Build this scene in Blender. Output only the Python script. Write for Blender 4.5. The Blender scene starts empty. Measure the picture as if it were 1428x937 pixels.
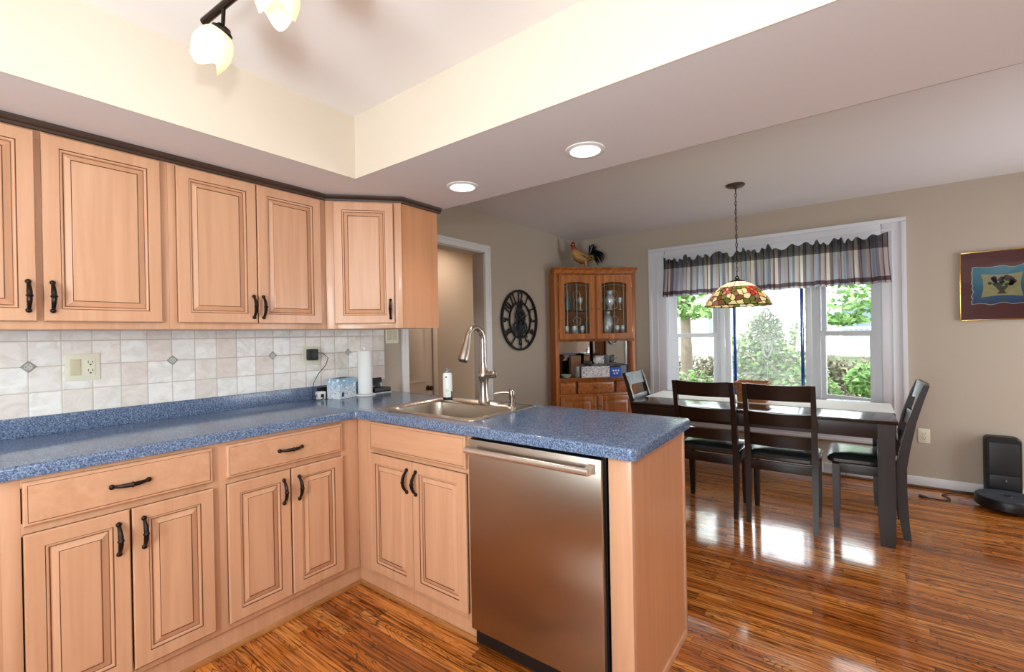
import bpy, bmesh, math, random
from mathutils import Vector, Matrix
PI = math.pi
random.seed(7)
S = bpy.context.scene
COL = S.collection

# ------------------------------------------------------------------ camera
YAW, PITCH, ROLL = 0.63996, -0.0022, -0.018968
CAM = Vector((2.6645, -1.4010, 1.2851))
FPX = 631.518
fw = Vector((-math.sin(YAW)*math.cos(PITCH), math.cos(YAW)*math.cos(PITCH), math.sin(PITCH)))
rt = Vector((math.cos(YAW), math.sin(YAW), 0)); up = rt.cross(fw)
rt2 = rt*math.cos(ROLL)+up*math.sin(ROLL); up2 = -rt*math.sin(ROLL)+up*math.cos(ROLL)
cd = bpy.data.cameras.new('camera'); cam = bpy.data.objects.new('camera', cd); COL.objects.link(cam)
cd.sensor_width = 36; cd.lens = FPX*36/1428; cd.clip_start = .05; cd.clip_end = 200
m = Matrix((rt2, up2, -fw)).transposed().to_4x4(); m.translation = CAM
cam.matrix_world = m
S.camera = cam

# ------------------------------------------------------------------ exposure, world, lights
S.view_settings.view_transform = 'Standard'; S.view_settings.look = 'None'
S.view_settings.gamma = 1; S.view_settings.use_curve_mapping = False
S.view_settings.exposure = 0.1
SKY = 9.0
FLASH = 41.0
CEIL_FILL = 30.0
UP_FILL = 74.0
DINE_FILL = 13.0
TRACK = .5
DOWN = 8.0
HALL = 9.0
w = bpy.data.worlds.new('world'); S.world = w; w.use_nodes = True
bg = w.node_tree.nodes['Background']; bg.inputs[0].default_value = (.90, .96, 1, 1); bg.inputs[1].default_value = SKY
S.cycles.max_bounces = 8; S.cycles.transparent_max_bounces = 16
S.cycles.caustics_reflective = False; S.cycles.caustics_refractive = False
S.cycles.sample_clamp_indirect = 4.0
S.cycles.use_denoising = True
def area(name, loc, rot, sx, sy, e, col=(1, 1, 1), portal=False, spread=None):
    d = bpy.data.lights.new(name, 'AREA'); d.shape = 'RECTANGLE'; d.size = sx; d.size_y = sy; d.energy = e; d.color = col
    if portal: d.cycles.is_portal = True
    if spread: d.spread = spread
    o = bpy.data.objects.new(name, d); o.location = loc; o.rotation_euler = rot; COL.objects.link(o); return o
# the photographer's flash, just above the camera
fd = bpy.data.lights.new('camera_flash', 'POINT'); fd.energy = FLASH; fd.shadow_soft_size = .06; fd.color = (.85, .96, 1)
fo = bpy.data.objects.new('camera_flash', fd); fo.location = (2.69, -1.46, 1.66); COL.objects.link(fo)
# unseen fill light added behind the camera to brighten the kitchen
area('kitchen_fill', (2.8, -3.0, 2.05), (math.radians(25), 0, 0), 2.6, .9, CEIL_FILL, (.94, .98, 1))
area('upward_fill', (2.2, -3.0, 1.1), (math.radians(128), 0, math.radians(4)), 1.0, 1.2, UP_FILL, (.85, .96, 1))  # unseen up-facing fill added to lift the soffit and ceilings
area('hall_fill', (-.55, 2.2, 2.28), (0, 0, 0), .3, .3, HALL, (1, .88, .74))  # unseen fill added to brighten the hall
area('window_portal', (2.0, 3.60, 1.3), (math.radians(90), 0, PI), 1.8, 1.45, 1, portal=True)
area('side_fill', (5.0, 2.5, 1.0), (0, math.radians(86), math.radians(24)), 1.6, 1.6, DINE_FILL*4, (.93, .96, 1))  # unseen fill added at the right for the dining walls and ceiling

# ------------------------------------------------------------------ node helpers
def lin(c):
    return tuple(((v/255)/12.92 if v/255 <= .04045 else ((v/255+.055)/1.055)**2.4) for v in c)+(1,)
class NT:
    def __init__(s, name):
        s.m = bpy.data.materials.new(name); s.m.use_nodes = True; s.t = s.m.node_tree
        s.b = s.t.nodes['Principled BSDF']; s.out = s.t.nodes['Material Output']
    def n(s, typ, **k):
        x = s.t.nodes.new(typ)
        for a, v in k.items(): setattr(x, a, v)
        return x
    def L(s, a, b): s.t.links.new(a, b)
    def set(s, inp, v):
        if isinstance(v, bpy.types.NodeSocket): s.L(v, inp)
        else: inp.default_value = v
    def math(s, op, a, b=None, c=None):
        x = s.n('ShaderNodeMath', operation=op)
        s.set(x.inputs[0], a)
        if b is not None: s.set(x.inputs[1], b)
        if c is not None: s.set(x.inputs[2], c)
        return x.outputs[0]
    def mix(s, f, a, b, mode='MIX'):
        x = s.n('ShaderNodeMix', data_type='RGBA', blend_type=mode)
        s.set(x.inputs[0], f); s.set(x.inputs[6], a); s.set(x.inputs[7], b); return x.outputs[2]
    def co(s, kind='Object'): return s.n('ShaderNodeTexCoord').outputs[kind]
    def sep(s, v):
        x = s.n('ShaderNodeSeparateXYZ'); s.L(v, x.inputs[0]); return x.outputs
    def comb(s, x, y, z):
        c = s.n('ShaderNodeCombineXYZ')
        for i, v in enumerate((x, y, z)): s.set(c.inputs[i], v)
        return c.outputs[0]
    def noise(s, v, scale=5, detail=3, rough=.5, dist=0):
        x = s.n('ShaderNodeTexNoise'); s.L(v, x.inputs['Vector']); x.inputs['Scale'].default_value = scale
        x.inputs['Detail'].default_value = detail; x.inputs['Roughness'].default_value = rough
        x.inputs['Distortion'].default_value = dist; return x.outputs['Fac']
    def white(s, v):
        x = s.n('ShaderNodeTexWhiteNoise', noise_dimensions='3D'); s.L(v, x.inputs[0]); return x.outputs['Value']
    def ramp(s, f, stops):
        x = s.n('ShaderNodeValToRGB'); s.L(f, x.inputs[0]); e = x.color_ramp.elements
        while len(e) < len(stops): e.new(.5)
        for i, (p, c) in enumerate(stops): e[i].position = p; e[i].color = c
        return x.outputs[0]
    def mapr(s, f, a, b, c=0., d=1.):
        x = s.n('ShaderNodeMapRange'); s.L(f, x.inputs[0])
        for i, v in enumerate((a, b, c, d)): x.inputs[i+1].default_value = v
        return x.outputs[0]
    def vscale(s, v, k):
        x = s.n('ShaderNodeVectorMath', operation='MULTIPLY'); s.L(v, x.inputs[0]); x.inputs[1].default_value = k; return x.outputs[0]
    def bump(s, h, st=.2, dist=.01):
        x = s.n('ShaderNodeBump'); s.L(h, x.inputs['Height']); x.inputs['Strength'].default_value = st; x.inputs['Distance'].default_value = dist
        s.L(x.outputs[0], s.b.inputs['Normal'])
    def P(s, **k):
        for a, v in k.items():
            s.set(s.b.inputs[a.replace('_', ' ')], v)
        return s
def pm(name, c, rough=.5, metal=0., coat=0., var=0., scale=8, **k):
    t = NT(name)
    if var:
        f = t.noise(t.co(), scale, 4); c1 = tuple(min(1, x*(1+var)) for x in lin(c)[:3])+(1,); c0 = tuple(x*(1-var) for x in lin(c)[:3])+(1,)
        t.P(Base_Color=t.ramp(f, [(.3, c0), (.7, c1)]))
    else: t.P(Base_Color=lin(c))
    t.P(Roughness=rough, Metallic=metal)
    if coat: t.P(Coat_Weight=coat, Coat_Roughness=.12)
    for a, v in k.items(): t.set(t.b.inputs[a.replace('_', ' ')], v)
    return t.m
def wood(name, c0, c1, cm, rough=.35, along='z', coat=.3, streak=26, dark=None):
    t = NT(name); o = t.co()
    sc = {'x': (1.2, streak, streak), 'y': (streak, 1.2, streak), 'z': (streak, streak, 1.2)}[along]
    g = t.noise(t.vscale(o, sc), 1.0, 5, .6, .4)
    b = t.noise(o, 3.2, 3, .5)
    c = t.ramp(g, [(.30, lin(c0)), (.5, lin(cm)), (.72, lin(c1))])
    c = t.mix(t.mapr(b, .35, .7, 0, .5), c, lin(cm), 'MIX')
    t.P(Base_Color=c, Roughness=rough, Coat_Weight=coat, Coat_Roughness=.15)
    return t.m
def floor_mat():
    t = NT('oak strip floor'); x, y, z = t.sep(t.co())
    W = .057; L_ = .85
    ry = t.math('DIVIDE', y, W); row = t.math('FLOOR', ry); fy = t.math('FRACT', ry)
    r1 = t.white(t.comb(row, 3.1, 0))
    rx = t.math('ADD', t.math('DIVIDE', x, L_), t.math('MULTIPLY', r1, 7.3)); pid = t.math('FLOOR', rx); fx = t.math('FRACT', rx)
    pv = t.white(t.comb(row, pid, 5.0)); pv2 = t.white(t.comb(row, pid, 9.0))
    # straight pores
    gv = t.comb(t.math('MULTIPLY', x, 3.2), t.math('ADD', t.math('MULTIPLY', y, 120), t.math('MULTIPLY', pv, 40)), t.math('MULTIPLY', pv, 17))
    g1 = t.noise(gv, 1.0, 4, .62, .35)
    # cathedral rings
    wv = t.comb(t.math('ADD', t.math('MULTIPLY', x, 1.6), t.math('MULTIPLY', pv2, 31)), t.math('ADD', t.math('MULTIPLY', y, 13), t.math('MULTIPLY', pv, 11)), pv2)
    g2 = t.noise(wv, 1.0, 2, .5, .6)
    rings = t.math('ABSOLUTE', t.math('SINE', t.math('MULTIPLY', g2, 62)))
    rings = t.mapr(rings, .0, .55, 0, 1)
    base = t.ramp(t.math('ADD', t.math('MULTIPLY', pv, .55), t.math('MULTIPLY', t.noise(t.co(), 1.7, 3), .5)),
                  [(.18, lin((154, 82, 26))), (.45, lin((194, 112, 44))), (.62, lin((216, 134, 58))), (.88, lin((224, 148, 72)))])
    base = t.mix(t.mapr(g1, .56, .40, 0, .85), base, lin((78, 36, 10)))
    ringf = t.math('MULTIPLY', t.math('SUBTRACT', 1.0, rings), t.mapr(pv2, .15, .5, .25, .92))
    base = t.mix(ringf, base, lin((70, 30, 8)))
    seam = t.math('MAXIMUM', t.math('MAXIMUM', t.math('LESS_THAN', fy, .018), t.math('GREATER_THAN', fy, .982)), t.math('LESS_THAN', fx, .0022))
    base = t.mix(t.math('MULTIPLY', seam, .7), base, lin((50, 24, 10)))
    t.P(Base_Color=base, Roughness=.13, Coat_Weight=.3, Coat_Roughness=.07)
    hb = t.noise(t.comb(t.math('MULTIPLY', x, 3), t.math('MULTIPLY', y, 20), pv), 1.0, 3)
    h = t.math('ADD', t.math('MULTIPLY', hb, .6), t.math('ADD', t.math('MULTIPLY', seam, -.6), t.math('MULTIPLY', t.noise(t.co(), 3.0, 2), 2.0)))
    t.bump(h, .16, .006)
    return t.m
def tile_mat():
    t = NT('stone look wall tile'); x, y, z = t.sep(t.co())
    a = t.math('DIVIDE', t.math('ADD', y, 1.103), .0970); b = t.math('DIVIDE', t.math('SUBTRACT', z, 1.1925), .1045)
    ia, ib = t.math('FLOOR', a), t.math('FLOOR', b); fa, fb = t.math('FRACT', a), t.math('FRACT', b)
    v = t.white(t.comb(ia, ib, 1.5)); v2 = t.white(t.comb(ia, ib, 6.5))
    c = t.ramp(v, [(0, lin((230, 217, 209))), (.35, lin((242, 240, 236))), (.65, lin((248, 247, 244))), (1, lin((236, 226, 219)))])
    nz = t.noise(t.comb(t.math('MULTIPLY', y, 12), t.math('MULTIPLY', z, 16), t.math('MULTIPLY', v2, 9)), 1.0, 6, .65, 1.2)
    c = t.mix(t.mapr(nz, .42, .66, 0, .38), c, lin((188, 172, 158)))
    ea = t.math('MINIMUM', fa, t.math('SUBTRACT', 1.0, fa)); eb = t.math('MINIMUM', fb, t.math('SUBTRACT', 1.0, fb))
    e = t.math('MINIMUM', ea, eb); g = t.math('LESS_THAN', e, .018)
    c = t.mix(t.math('MULTIPLY', g, .9), c, lin((198, 188, 174)))
    t.P(Base_Color=c, Roughness=.32); t.bump(t.mapr(e, .0, .05, 0, 1), .5, .003); return t.m
def laminate():
    t = NT('blue speckled laminate'); o = t.co()
    a = t.noise(o, 190, 2, .8); b = t.noise(t.vscale(o, (1, 1, 1)), 260, 1, .5); c0 = t.noise(o, 90, 2, .6)
    c = t.ramp(a, [(.36, lin((60, 75, 100))), (.5, lin((90, 110, 143))), (.66, lin((146, 162, 184)))])
    c = t.mix(t.mapr(b, .62, .72, 0, .6), c, lin((150, 164, 188)))
    c = t.mix(t.mapr(c0, .55, .7, 0, .5), c, lin((46, 64, 100)))
    t.P(Base_Color=c, Roughness=.16); return t.m
def paint(name, c, bump=.05):
    t = NT(name); o = t.co(); t.P(Base_Color=lin(c), Roughness=.75)
    t.bump(t.noise(o, 160, 2), bump, .002); return t.m
def vcol(name, rough=.5, trans=0., sub=None, alpha=1.0):
    t = NT(name); a = t.n('ShaderNodeAttribute', attribute_name='Col')
    t.L(a.outputs['Color'], t.b.inputs['Base Color']); t.b.inputs['Roughness'].default_value = rough
    if trans:
        tr = t.n('ShaderNodeBsdfTranslucent'); t.L(a.outputs['Color'], tr.inputs[0])
        mx = t.n('ShaderNodeMixShader'); mx.inputs[0].default_value = trans
        t.L(t.b.outputs[0], mx.inputs[1]); t.L(tr.outputs[0], mx.inputs[2]); t.L(mx.outputs[0], t.out.inputs[0])
    return t.m
def glass_mat(name, tint=(.96, .98, .98, 1), ior=1.45, haze=0.):
    t = NT(name); tr = t.n('ShaderNodeBsdfTransparent'); tr.inputs[0].default_value = tint
    gl = t.n('ShaderNodeBsdfGlossy'); gl.inputs['Roughness'].default_value = .03
    fr = t.n('ShaderNodeFresnel'); fr.inputs[0].default_value = ior
    mx = t.n('ShaderNodeMixShader'); t.L(fr.outputs[0], mx.inputs[0]); t.L(tr.outputs[0], mx.inputs[1]); t.L(gl.outputs[0], mx.inputs[2])
    o = mx.outputs[0]
    if haze:
        df = t.n('ShaderNodeBsdfTranslucent'); df.inputs[0].default_value = (.9, .93, .92, 1)
        m2 = t.n('ShaderNodeMixShader'); f = t.noise(t.co(), 30, 4); m2.inputs[0].default_value = haze
        t.L(t.mapr(f, .3, .7, haze*.5, haze*1.5), m2.inputs[0])
        t.L(o, m2.inputs[1]); t.L(df.outputs[0], m2.inputs[2]); o = m2.outputs[0]
    t.L(o, t.out.inputs[0]); return t.m
def emis(name, c, s):
    t = NT(name); t.P(Base_Color=lin(c), Emission_Color=lin(c), Emission_Strength=s); return t.m

M = {}
M['maple'] = wood('maple cabinet', (196, 146, 112), (214, 166, 132), (205, 156, 122), .36, 'z', .25)
M['maple_h'] = wood('maple cabinet horizontal', (196, 146, 112), (214, 166, 132), (205, 156, 122), .36, 'x', .25)
M['maple_side'] = wood('maple veneer panel', (192, 132, 90), (208, 148, 106), (200, 140, 98), .36, 'z', .25)
M['glaze'] = pm('brown glaze and edge shadow', (92, 52, 28), .5)
M['crown'] = pm('dark glazed moulding', (58, 36, 24), .5, var=.2)
M['shoe'] = wood('oak shoe moulding', (150, 96, 50), (196, 140, 86), (176, 120, 70), .4, 'x')
M['bronze'] = pm('oil rubbed bronze', (42, 30, 26), .32, .7)
M['oak'] = wood('golden oak', (124, 68, 22), (204, 130, 60), (170, 98, 40), .35, 'z', .3, 34)
M['oak_h'] = wood('golden oak horizontal', (124, 68, 22), (204, 130, 60), (170, 98, 40), .35, 'x', .3, 34)
M['espresso'] = wood('espresso wood', (20, 11, 9), (44, 24, 16), (29, 16, 12), .34, 'z', .08, 40)
M['floor'] = floor_mat(); M['tile'] = tile_mat(); M['lam'] = laminate()
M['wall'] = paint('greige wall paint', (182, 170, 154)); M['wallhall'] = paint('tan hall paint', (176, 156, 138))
M['ceil'] = paint('white ceiling paint', (222, 220, 222)); M['cream'] = paint('cream paint', (222, 210, 194))
M['trayceil'] = paint('tray ceiling paint', (242, 240, 240))
M['trim'] = pm('white trim paint', (226, 226, 228), .35); M['vinyl'] = pm('white vinyl', (242, 247, 252), .35)
M['steel'] = pm('brushed nickel', (178, 168, 158), .24, 1.)
M['sinksteel'] = pm('brushed sink steel', (200, 190, 178), .27, 1.)
M['ivory'] = pm('ivory plastic', (228, 224, 202), .4); M['black'] = pm('black plastic', (14, 14, 16), .42)
M['slot'] = pm('dark slot', (30, 26, 22), .6); M['white'] = pm('white plastic', (238, 238, 236), .4)
M['paper'] = pm('paper towel', (240, 240, 238), .85); M['brass'] = pm('brass', (190, 150, 84), .3, 1.)
M['leather'] = pm('black vinyl seat', (36, 40, 40), .22, 0, .6, Specular_IOR_Level=.9)
M['glass'] = glass_mat('window glass'); M['texglass'] = glass_mat('textured glass', haze=.05)
M['cobalt'] = pm('cobalt glass', (28, 66, 170), .15, 0, .5, var=.3, scale=30)
M['cobalt'].node_tree.nodes['Principled BSDF'].inputs['Emission Strength'].default_value = 0
M['lead'] = pm('lead came', (150, 156, 146), .4, .6); M['iron'] = pm('black iron', (24, 22, 22), .45, .4)
M['mirror'] = pm('mirror', (225, 225, 225), .02, 1.)

def dw_mat():
    t = NT('brushed stainless'); x, y, z = t.sep(t.co())
    g = t.noise(t.comb(t.math('MULTIPLY', x, 6), y, t.math('MULTIPLY', z, 900)), 1.0, 2)
    t.P(Base_Color=lin((176, 164, 152)), Metallic=1., Roughness=.3, Anisotropic=.8)
    t.L(t.comb(1.0, 0.0, 0.0), t.b.inputs['Tangent'])
    return t.m
M['dw'] = dw_mat()

# ------------------------------------------------------------------ geometry helpers
def new(): return bmesh.new()
def box(bm, x0, x1, y0, y1, z0, z1, bev=0, M4=None, mi=0):
    b = bmesh.new()
    vs = [b.verts.new((x, y, z)) for x in (x0, x1) for y in (y0, y1) for z in (z0, z1)]
    for f in ((0, 1, 3, 2), (4, 6, 7, 5), (0, 4, 5, 1), (2, 3, 7, 6), (0, 2, 6, 4), (1, 5, 7, 3)): b.faces.new([vs[i] for i in f])
    bmesh.ops.recalc_face_normals(b, faces=b.faces)
    if bev: bmesh.ops.bevel(b, geom=list(b.edges), offset=bev, segments=2, profile=.6, affect='EDGES')
    merge(bm, b, M4, mi)
def merge(bm, b, M4=None, mi=None):
    if M4 is not None: bmesh.ops.transform(b, matrix=M4, verts=b.verts)
    vm = [bm.verts.new(v.co) for v in b.verts]
    b.verts.index_update()
    for f in b.faces:
        try:
            nf = bm.faces.new([vm[v.index] for v in f.verts]); nf.material_index = f.material_index if mi is None else mi; nf.smooth = f.smooth
        except ValueError: pass
    b.free()
def rings(bm, loops, cap0=True, cap1=True, closed=True, mi=0, smooth=True):
    vs = [[bm.verts.new(p) for p in lp] for lp in loops]; n = len(vs[0])
    for a, b in zip(vs, vs[1:]):
        for i in range(n if closed else n-1):
            j = (i+1) % n; f = bm.faces.new((a[i], a[j], b[j], b[i])); f.material_index = mi; f.smooth = smooth
    if cap0: f = bm.faces.new(vs[0][::-1]); f.material_index = mi
    if cap1: f = bm.faces.new(vs[-1]); f.material_index = mi
    return vs
def tube(bm, pts, r, seg=8, cap=True, mi=0, flat=1.0, closed=False):
    pts = [Vector(p) for p in pts]; n = len(pts); rr = r if isinstance(r, (list, tuple)) else [r]*n
    if closed: pts = pts+[pts[0]]; rr = list(rr)+[rr[0]]; n += 1
    loops = []; prev = None
    for i in range(n):
        if closed: t = (pts[(i+1) % (n-1)]-pts[(i-1) % (n-1)])
        else: t = pts[min(i+1, n-1)]-pts[max(i-1, 0)]
        if t.length < 1e-9: t = Vector((0, 0, 1))
        t.normalize()
        if prev is None:
            a = Vector((0, 0, 1)) if abs(t.z) < .9 else Vector((1, 0, 0)); u = t.cross(a).normalized()
        else:
            u = prev-t*prev.dot(t)
            u = u.normalized() if u.length > 1e-6 else prev
        prev = u; v = t.cross(u)
        loops.append([pts[i]+(u*math.cos(2*PI*k/seg)+v*flat*math.sin(2*PI*k/seg))*rr[i] for k in range(seg)])
    rings(bm, loops, cap and not closed, cap and not closed, mi=mi)
def lathe(bm, prof, seg=24, loc=(0, 0, 0), M4=None, mi=0, cap=True):
    b = bmesh.new(); loops = [[Vector((max(r, 1e-4)*math.cos(2*PI*k/seg), max(r, 1e-4)*math.sin(2*PI*k/seg), z)) for k in range(seg)] for r, z in prof]
    rings(b, loops, cap, cap, mi=mi); bmesh.ops.recalc_face_normals(b, faces=b.faces)
    X = Matrix.Translation(loc)
    if M4 is not None: X = X @ M4
    merge(bm, b, X)
def sphere(bm, c, r, sx=1, sy=1, sz=1, u=14, v=9, M4=None, mi=0):
    b = bmesh.new(); bmesh.ops.create_uvsphere(b, u_segments=u, v_segments=v, radius=r)
    for f in b.faces: f.smooth = True
    X = Matrix.Translation(c)
    if M4 is not None: X = X @ M4
    merge(bm, b, X @ Matrix.Diagonal((sx, sy, sz, 1)), mi)
def prism(bm, poly, z0, z1, M4=None, mi=0, bev=0):
    b = bmesh.new(); a = [b.verts.new((p[0], p[1], z0)) for p in poly]; c = [b.verts.new((p[0], p[1], z1)) for p in poly]
    n = len(poly); b.faces.new(a[::-1]); b.faces.new(c)
    for i in range(n): b.faces.new((a[i], a[(i+1) % n], c[(i+1) % n], c[i]))
    bmesh.ops.recalc_face_normals(b, faces=b.faces)
    if bev: bmesh.ops.bevel(b, geom=list(b.edges), offset=bev, segments=2, profile=.6, affect='EDGES')
    merge(bm, b, M4, mi)
def F(o, u, n):   # local (u, n, z) -> world
    u = Vector(u).normalized(); n = Vector(n).normalized(); z = Vector((0, 0, 1))
    m = Matrix((u, n, z)).transposed().to_4x4(); m.translation = Vector(o); return m
def root_loc(p):
    while p.parent: p = p.parent
    return Vector(p.get('_o', p.location))
def mesh(name, bm, mats, parent=None, auto=True, loc=None, recalc=True):
    if recalc: bmesh.ops.recalc_face_normals(bm, faces=bm.faces)
    me = bpy.data.meshes.new(name)
    off = None
    if parent is not None: off = ROOT.get(rootname(parent), Vector((0, 0, 0)))
    elif loc is not None: off = Vector(loc)
    if off is not None: bmesh.ops.translate(bm, verts=bm.verts, vec=-off)
    bm.to_mesh(me); bm.free()
    for mm in (mats if isinstance(mats, (list, tuple)) else [mats]): me.materials.append(M[mm] if isinstance(mm, str) else mm)
    o = bpy.data.objects.new(name, me); COL.objects.link(o)
    if auto:
        me.shade_smooth() if hasattr(me, 'shade_smooth') else None
        try: me.set_sharp_from_angle(angle=math.radians(35))
        except Exception: pass
    if parent is not None: o.parent = parent
    elif loc is not None: o.location = loc; ROOT[o.name] = Vector(loc)
    return o
ROOT = {}
def rootname(p):
    while p.parent: p = p.parent
    return p.name
def tag(o, label, cat, group=None):
    o['label'] = label; o['category'] = cat
    if group: o['group'] = group
    return o
def thing(name, loc, label, cat, group=None):
    o = bpy.data.objects.new(name, None); o.empty_display_size = .1; COL.objects.link(o); o.location = loc
    ROOT[o.name] = Vector(loc); return tag(o, label, cat, group)
def struct(name, bm, mats, parent=None, **k):
    o = mesh(name, bm, mats, parent, **k)
    if parent is None: o['kind'] = 'structure'
    return o
def copy_tree(o, parent=None):
    c = o.copy(); COL.objects.link(c); c.parent = parent
    for ch in list(o.children): copy_tree(ch, c)
    return c
def colored(name, verts, faces, cols, mat, parent=None, smooth=True, loc=None):
    me = bpy.data.meshes.new(name)
    off = ROOT.get(rootname(parent), Vector((0, 0, 0))) if parent is not None else (Vector(loc) if loc is not None else Vector((0, 0, 0)))
    me.from_pydata([tuple(Vector(v)-off) for v in verts], [], faces); me.update()
    at = me.color_attributes.new('Col', 'FLOAT_COLOR', 'CORNER')
    k = 0; buf = []
    for p in me.polygons:
        c = cols[p.index]
        for _ in range(p.loop_total): buf += [c[0], c[1], c[2], 1.]
    at.data.foreach_set('color', buf)
    if smooth: me.shade_smooth()
    me.materials.append(mat)
    o = bpy.data.objects.new(name, me); COL.objects.link(o)
    if parent is not None: o.parent = parent
    elif loc is not None: o.location = loc; ROOT[o.name] = Vector(loc)
    return o
def text_mesh(bm, s, size, M4, depth=.002, mi=0, off=0):
    cu = bpy.data.curves.new('t', 'FONT'); cu.body = s; cu.size = size; cu.extrude = depth; cu.offset = off; cu.align_x = 'CENTER'; cu.align_y = 'CENTER'
    o = bpy.data.objects.new('t', cu); COL.objects.link(o); bpy.context.view_layer.update()
    me = bpy.data.meshes.new_from_object(o.evaluated_get(bpy.context.evaluated_depsgraph_get()))
    b = bmesh.new(); b.from_mesh(me); merge(bm, b, M4, mi)
    bpy.data.objects.remove(o); bpy.data.curves.remove(cu); bpy.data.meshes.remove(me)

# ------------------------------------------------------------------ room shell
ZS, ZC, ZD = 2.086, 2.3975, 2.402        # soffit, tray, dining ceiling
TX, TY = .678, -.0284
YS, YW = .6465, 3.472
XR, YF = 5.2, -4.2
bm = new(); box(bm, -2.2, XR+.12, YF, YW+.12, -.1, 0); struct('floor', bm, 'floor')
bm = new(); box(bm, 0, XR, YS-.02, YW+.12, ZD, ZD+.1); struct('ceiling', bm, 'ceil')
bm = new()
box(bm, 0, TX, YF, YS, ZS, ZC+.1); box(bm, TX, XR, TY, YS, ZS, ZC+.1); box(bm, 4.6, XR, YF, TY, ZS, ZC+.1); box(bm, TX, 4.6, YF, -3.4, ZS, ZC+.1)
struct('ceiling_soffit', bm, 'ceil')
bm = new(); box(bm, TX, 4.6, -3.4, TY, ZC, ZC+.1); struct('ceiling_tray', bm, 'trayceil')
bm = new()
box(bm, TX-.001, TX+.004, -3.4, TY+.001, ZS, ZC); box(bm, TX, 4.6, TY-.004, TY+.001, ZS, ZC)
box(bm, 4.596, 4.601, -3.4, TY, ZS, ZC); box(bm, TX, 4.6, -3.4, -3.396, ZS, ZC)
struct('wall_tray', bm, 'cream')
# outer face of the soffit towards the dining side
bm = new(); box(bm, 0, XR, YS-.001, YS+.004, ZS, ZD); struct('wall_soffit', bm, 'wall')
DY0, DY1, DZ = .862, 1.772, 2.045
bm = new()
box(bm, -.12, 0, YF, DY0, 0, 2.5); box(bm, -.12, 0, DY1, YW+.12, 0, 2.5); box(bm, -.12, 0, DY0, DY1, DZ, 2.5)
struct('wall_left', bm, 'wall')
OX0, OX1, OZ0, OZ1 = 1.10, 2.885, .56, 2.03
bm = new()
box(bm, -.12, OX0, YW, YW+.12, 0, 2.5); box(bm, OX1, XR, YW, YW+.12, 0, 2.5)
box(bm, OX0, OX1, YW, YW+.12, 0, OZ0-.02); box(bm, OX0, OX1, YW, YW+.12, OZ1+.02, 2.5)
struct('wall_back', bm, 'wall')
bm = new(); box(bm, XR, XR+.12, YF, YW+.12, 0, 2.5); struct('wall_right', bm, 'wall')
bm = new(); box(bm, -.12, XR+.12, YF-.12, YF, 0, 2.5); struct('wall_front', bm, 'wall')
# hall beyond the doorway
HX = -1.0
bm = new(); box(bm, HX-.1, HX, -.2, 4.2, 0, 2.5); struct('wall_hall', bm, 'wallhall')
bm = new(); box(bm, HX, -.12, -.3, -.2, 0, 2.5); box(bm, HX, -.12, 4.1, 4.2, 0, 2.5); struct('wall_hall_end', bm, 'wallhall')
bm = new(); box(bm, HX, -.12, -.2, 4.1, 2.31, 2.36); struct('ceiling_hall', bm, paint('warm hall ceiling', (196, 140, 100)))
# door casing + jamb
bm = new()
for y0, y1 in ((DY0-.062, DY0), (DY1, DY1+.075)):
    box(bm, -.002, .014, y0, y1, 0, DZ-.0005, .004); box(bm, .012, .02, y0+(.0 if y0 < 1 else .05), y0+(.02 if y0 < 1 else .075), 0, DZ+.041, .003)
box(bm, -.002, .014, DY0-.062, DY1+.075, DZ, DZ+.06, .004); box(bm, .012, .02, DY0-.062, DY1+.075, DZ+.042, DZ+.062, .003)
struct('trim_1', bm, 'trim')
bm = new()
box(bm, -.13, .001, DY0-.001, DY0+.012, 0, DZ); box(bm, -.13, .001, DY1-.012, DY1+.001, 0, DZ); box(bm, -.13, .001, DY0, DY1, DZ-.012, DZ+.001)
struct('trim_2', bm, pm('painted jamb', (196, 184, 172), .5))
# baseboards
def baseboard(name, segs):
    bm = new()
    for (x0, x1, y0, y1) in segs: box(bm, x0, x1, y0, y1, .0, .085, .004)
    o = struct(name, bm, 'trim'); return o
baseboard('baseboard_back', [(0, OX0+1.34, YW-.014, YW+.001), (2.63, XR, YW-.014, YW+.001)])
baseboard('baseboard_left', [(-.001, .014, DY1+.076, YW)])
baseboard('baseboard_right', [(XR-.014, XR+.001, YF, YW)])
baseboard('baseboard_front', [(.64, XR, YF-.001, YF+.014)])
bm = new(); box(bm, 0.3, XR-.014, YW-.034, YW-.013, 0, .018, .006); struct('trim_3', bm, pm('stained shoe moulding', (92, 52, 26), .4))

# door in the hall
dm = pm('hall door paint', (206, 190, 176), .45)
bm = new()
HY0, HY1 = 1.16, 2.022
box(bm, HX-.001, HX+.03, HY0, HY1, .01, 2.03)
d1 = struct('door_1', bm, dm)
bm = new()
for (a, b) in ((HY0+.10, HY0+.385), (HY1-.385, HY1-.10)):
    for z0, z1 in ((.14, .62), (.80, 1.50), (1.62, 1.90)):
        mt = F((HX+.03, a, z0), (0, 1, 0), (1, 0, 0)); W_, H_ = b-a, z1-z0
        lp = [[mt @ Vector(p) for p in ((i, d, i), (W_-i, d, i), (W_-i, d, H_-i), (i, d, H_-i))] for i, d in ((0, 0), (.004, .006), (.02, .001), (.035, .001), (.055, .007))]
        rings(bm, lp, False, True, smooth=False)
mesh('door_panel', bm, dm, d1)
bm = new(); mk = Matrix.Rotation(PI/2, 4, 'Y')
lathe(bm, [(.028, 0), (.028, .006), (.01, .01), (.01, .035), (.022, .04), (.028, .052), (.022, .066), (0, .07)], 16, (HX+.03, HY1-.07, .735), mk)
mesh('door_knob', bm, pm('aged brass', (96, 62, 38), .3, .8), d1)
bm = new()
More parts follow.
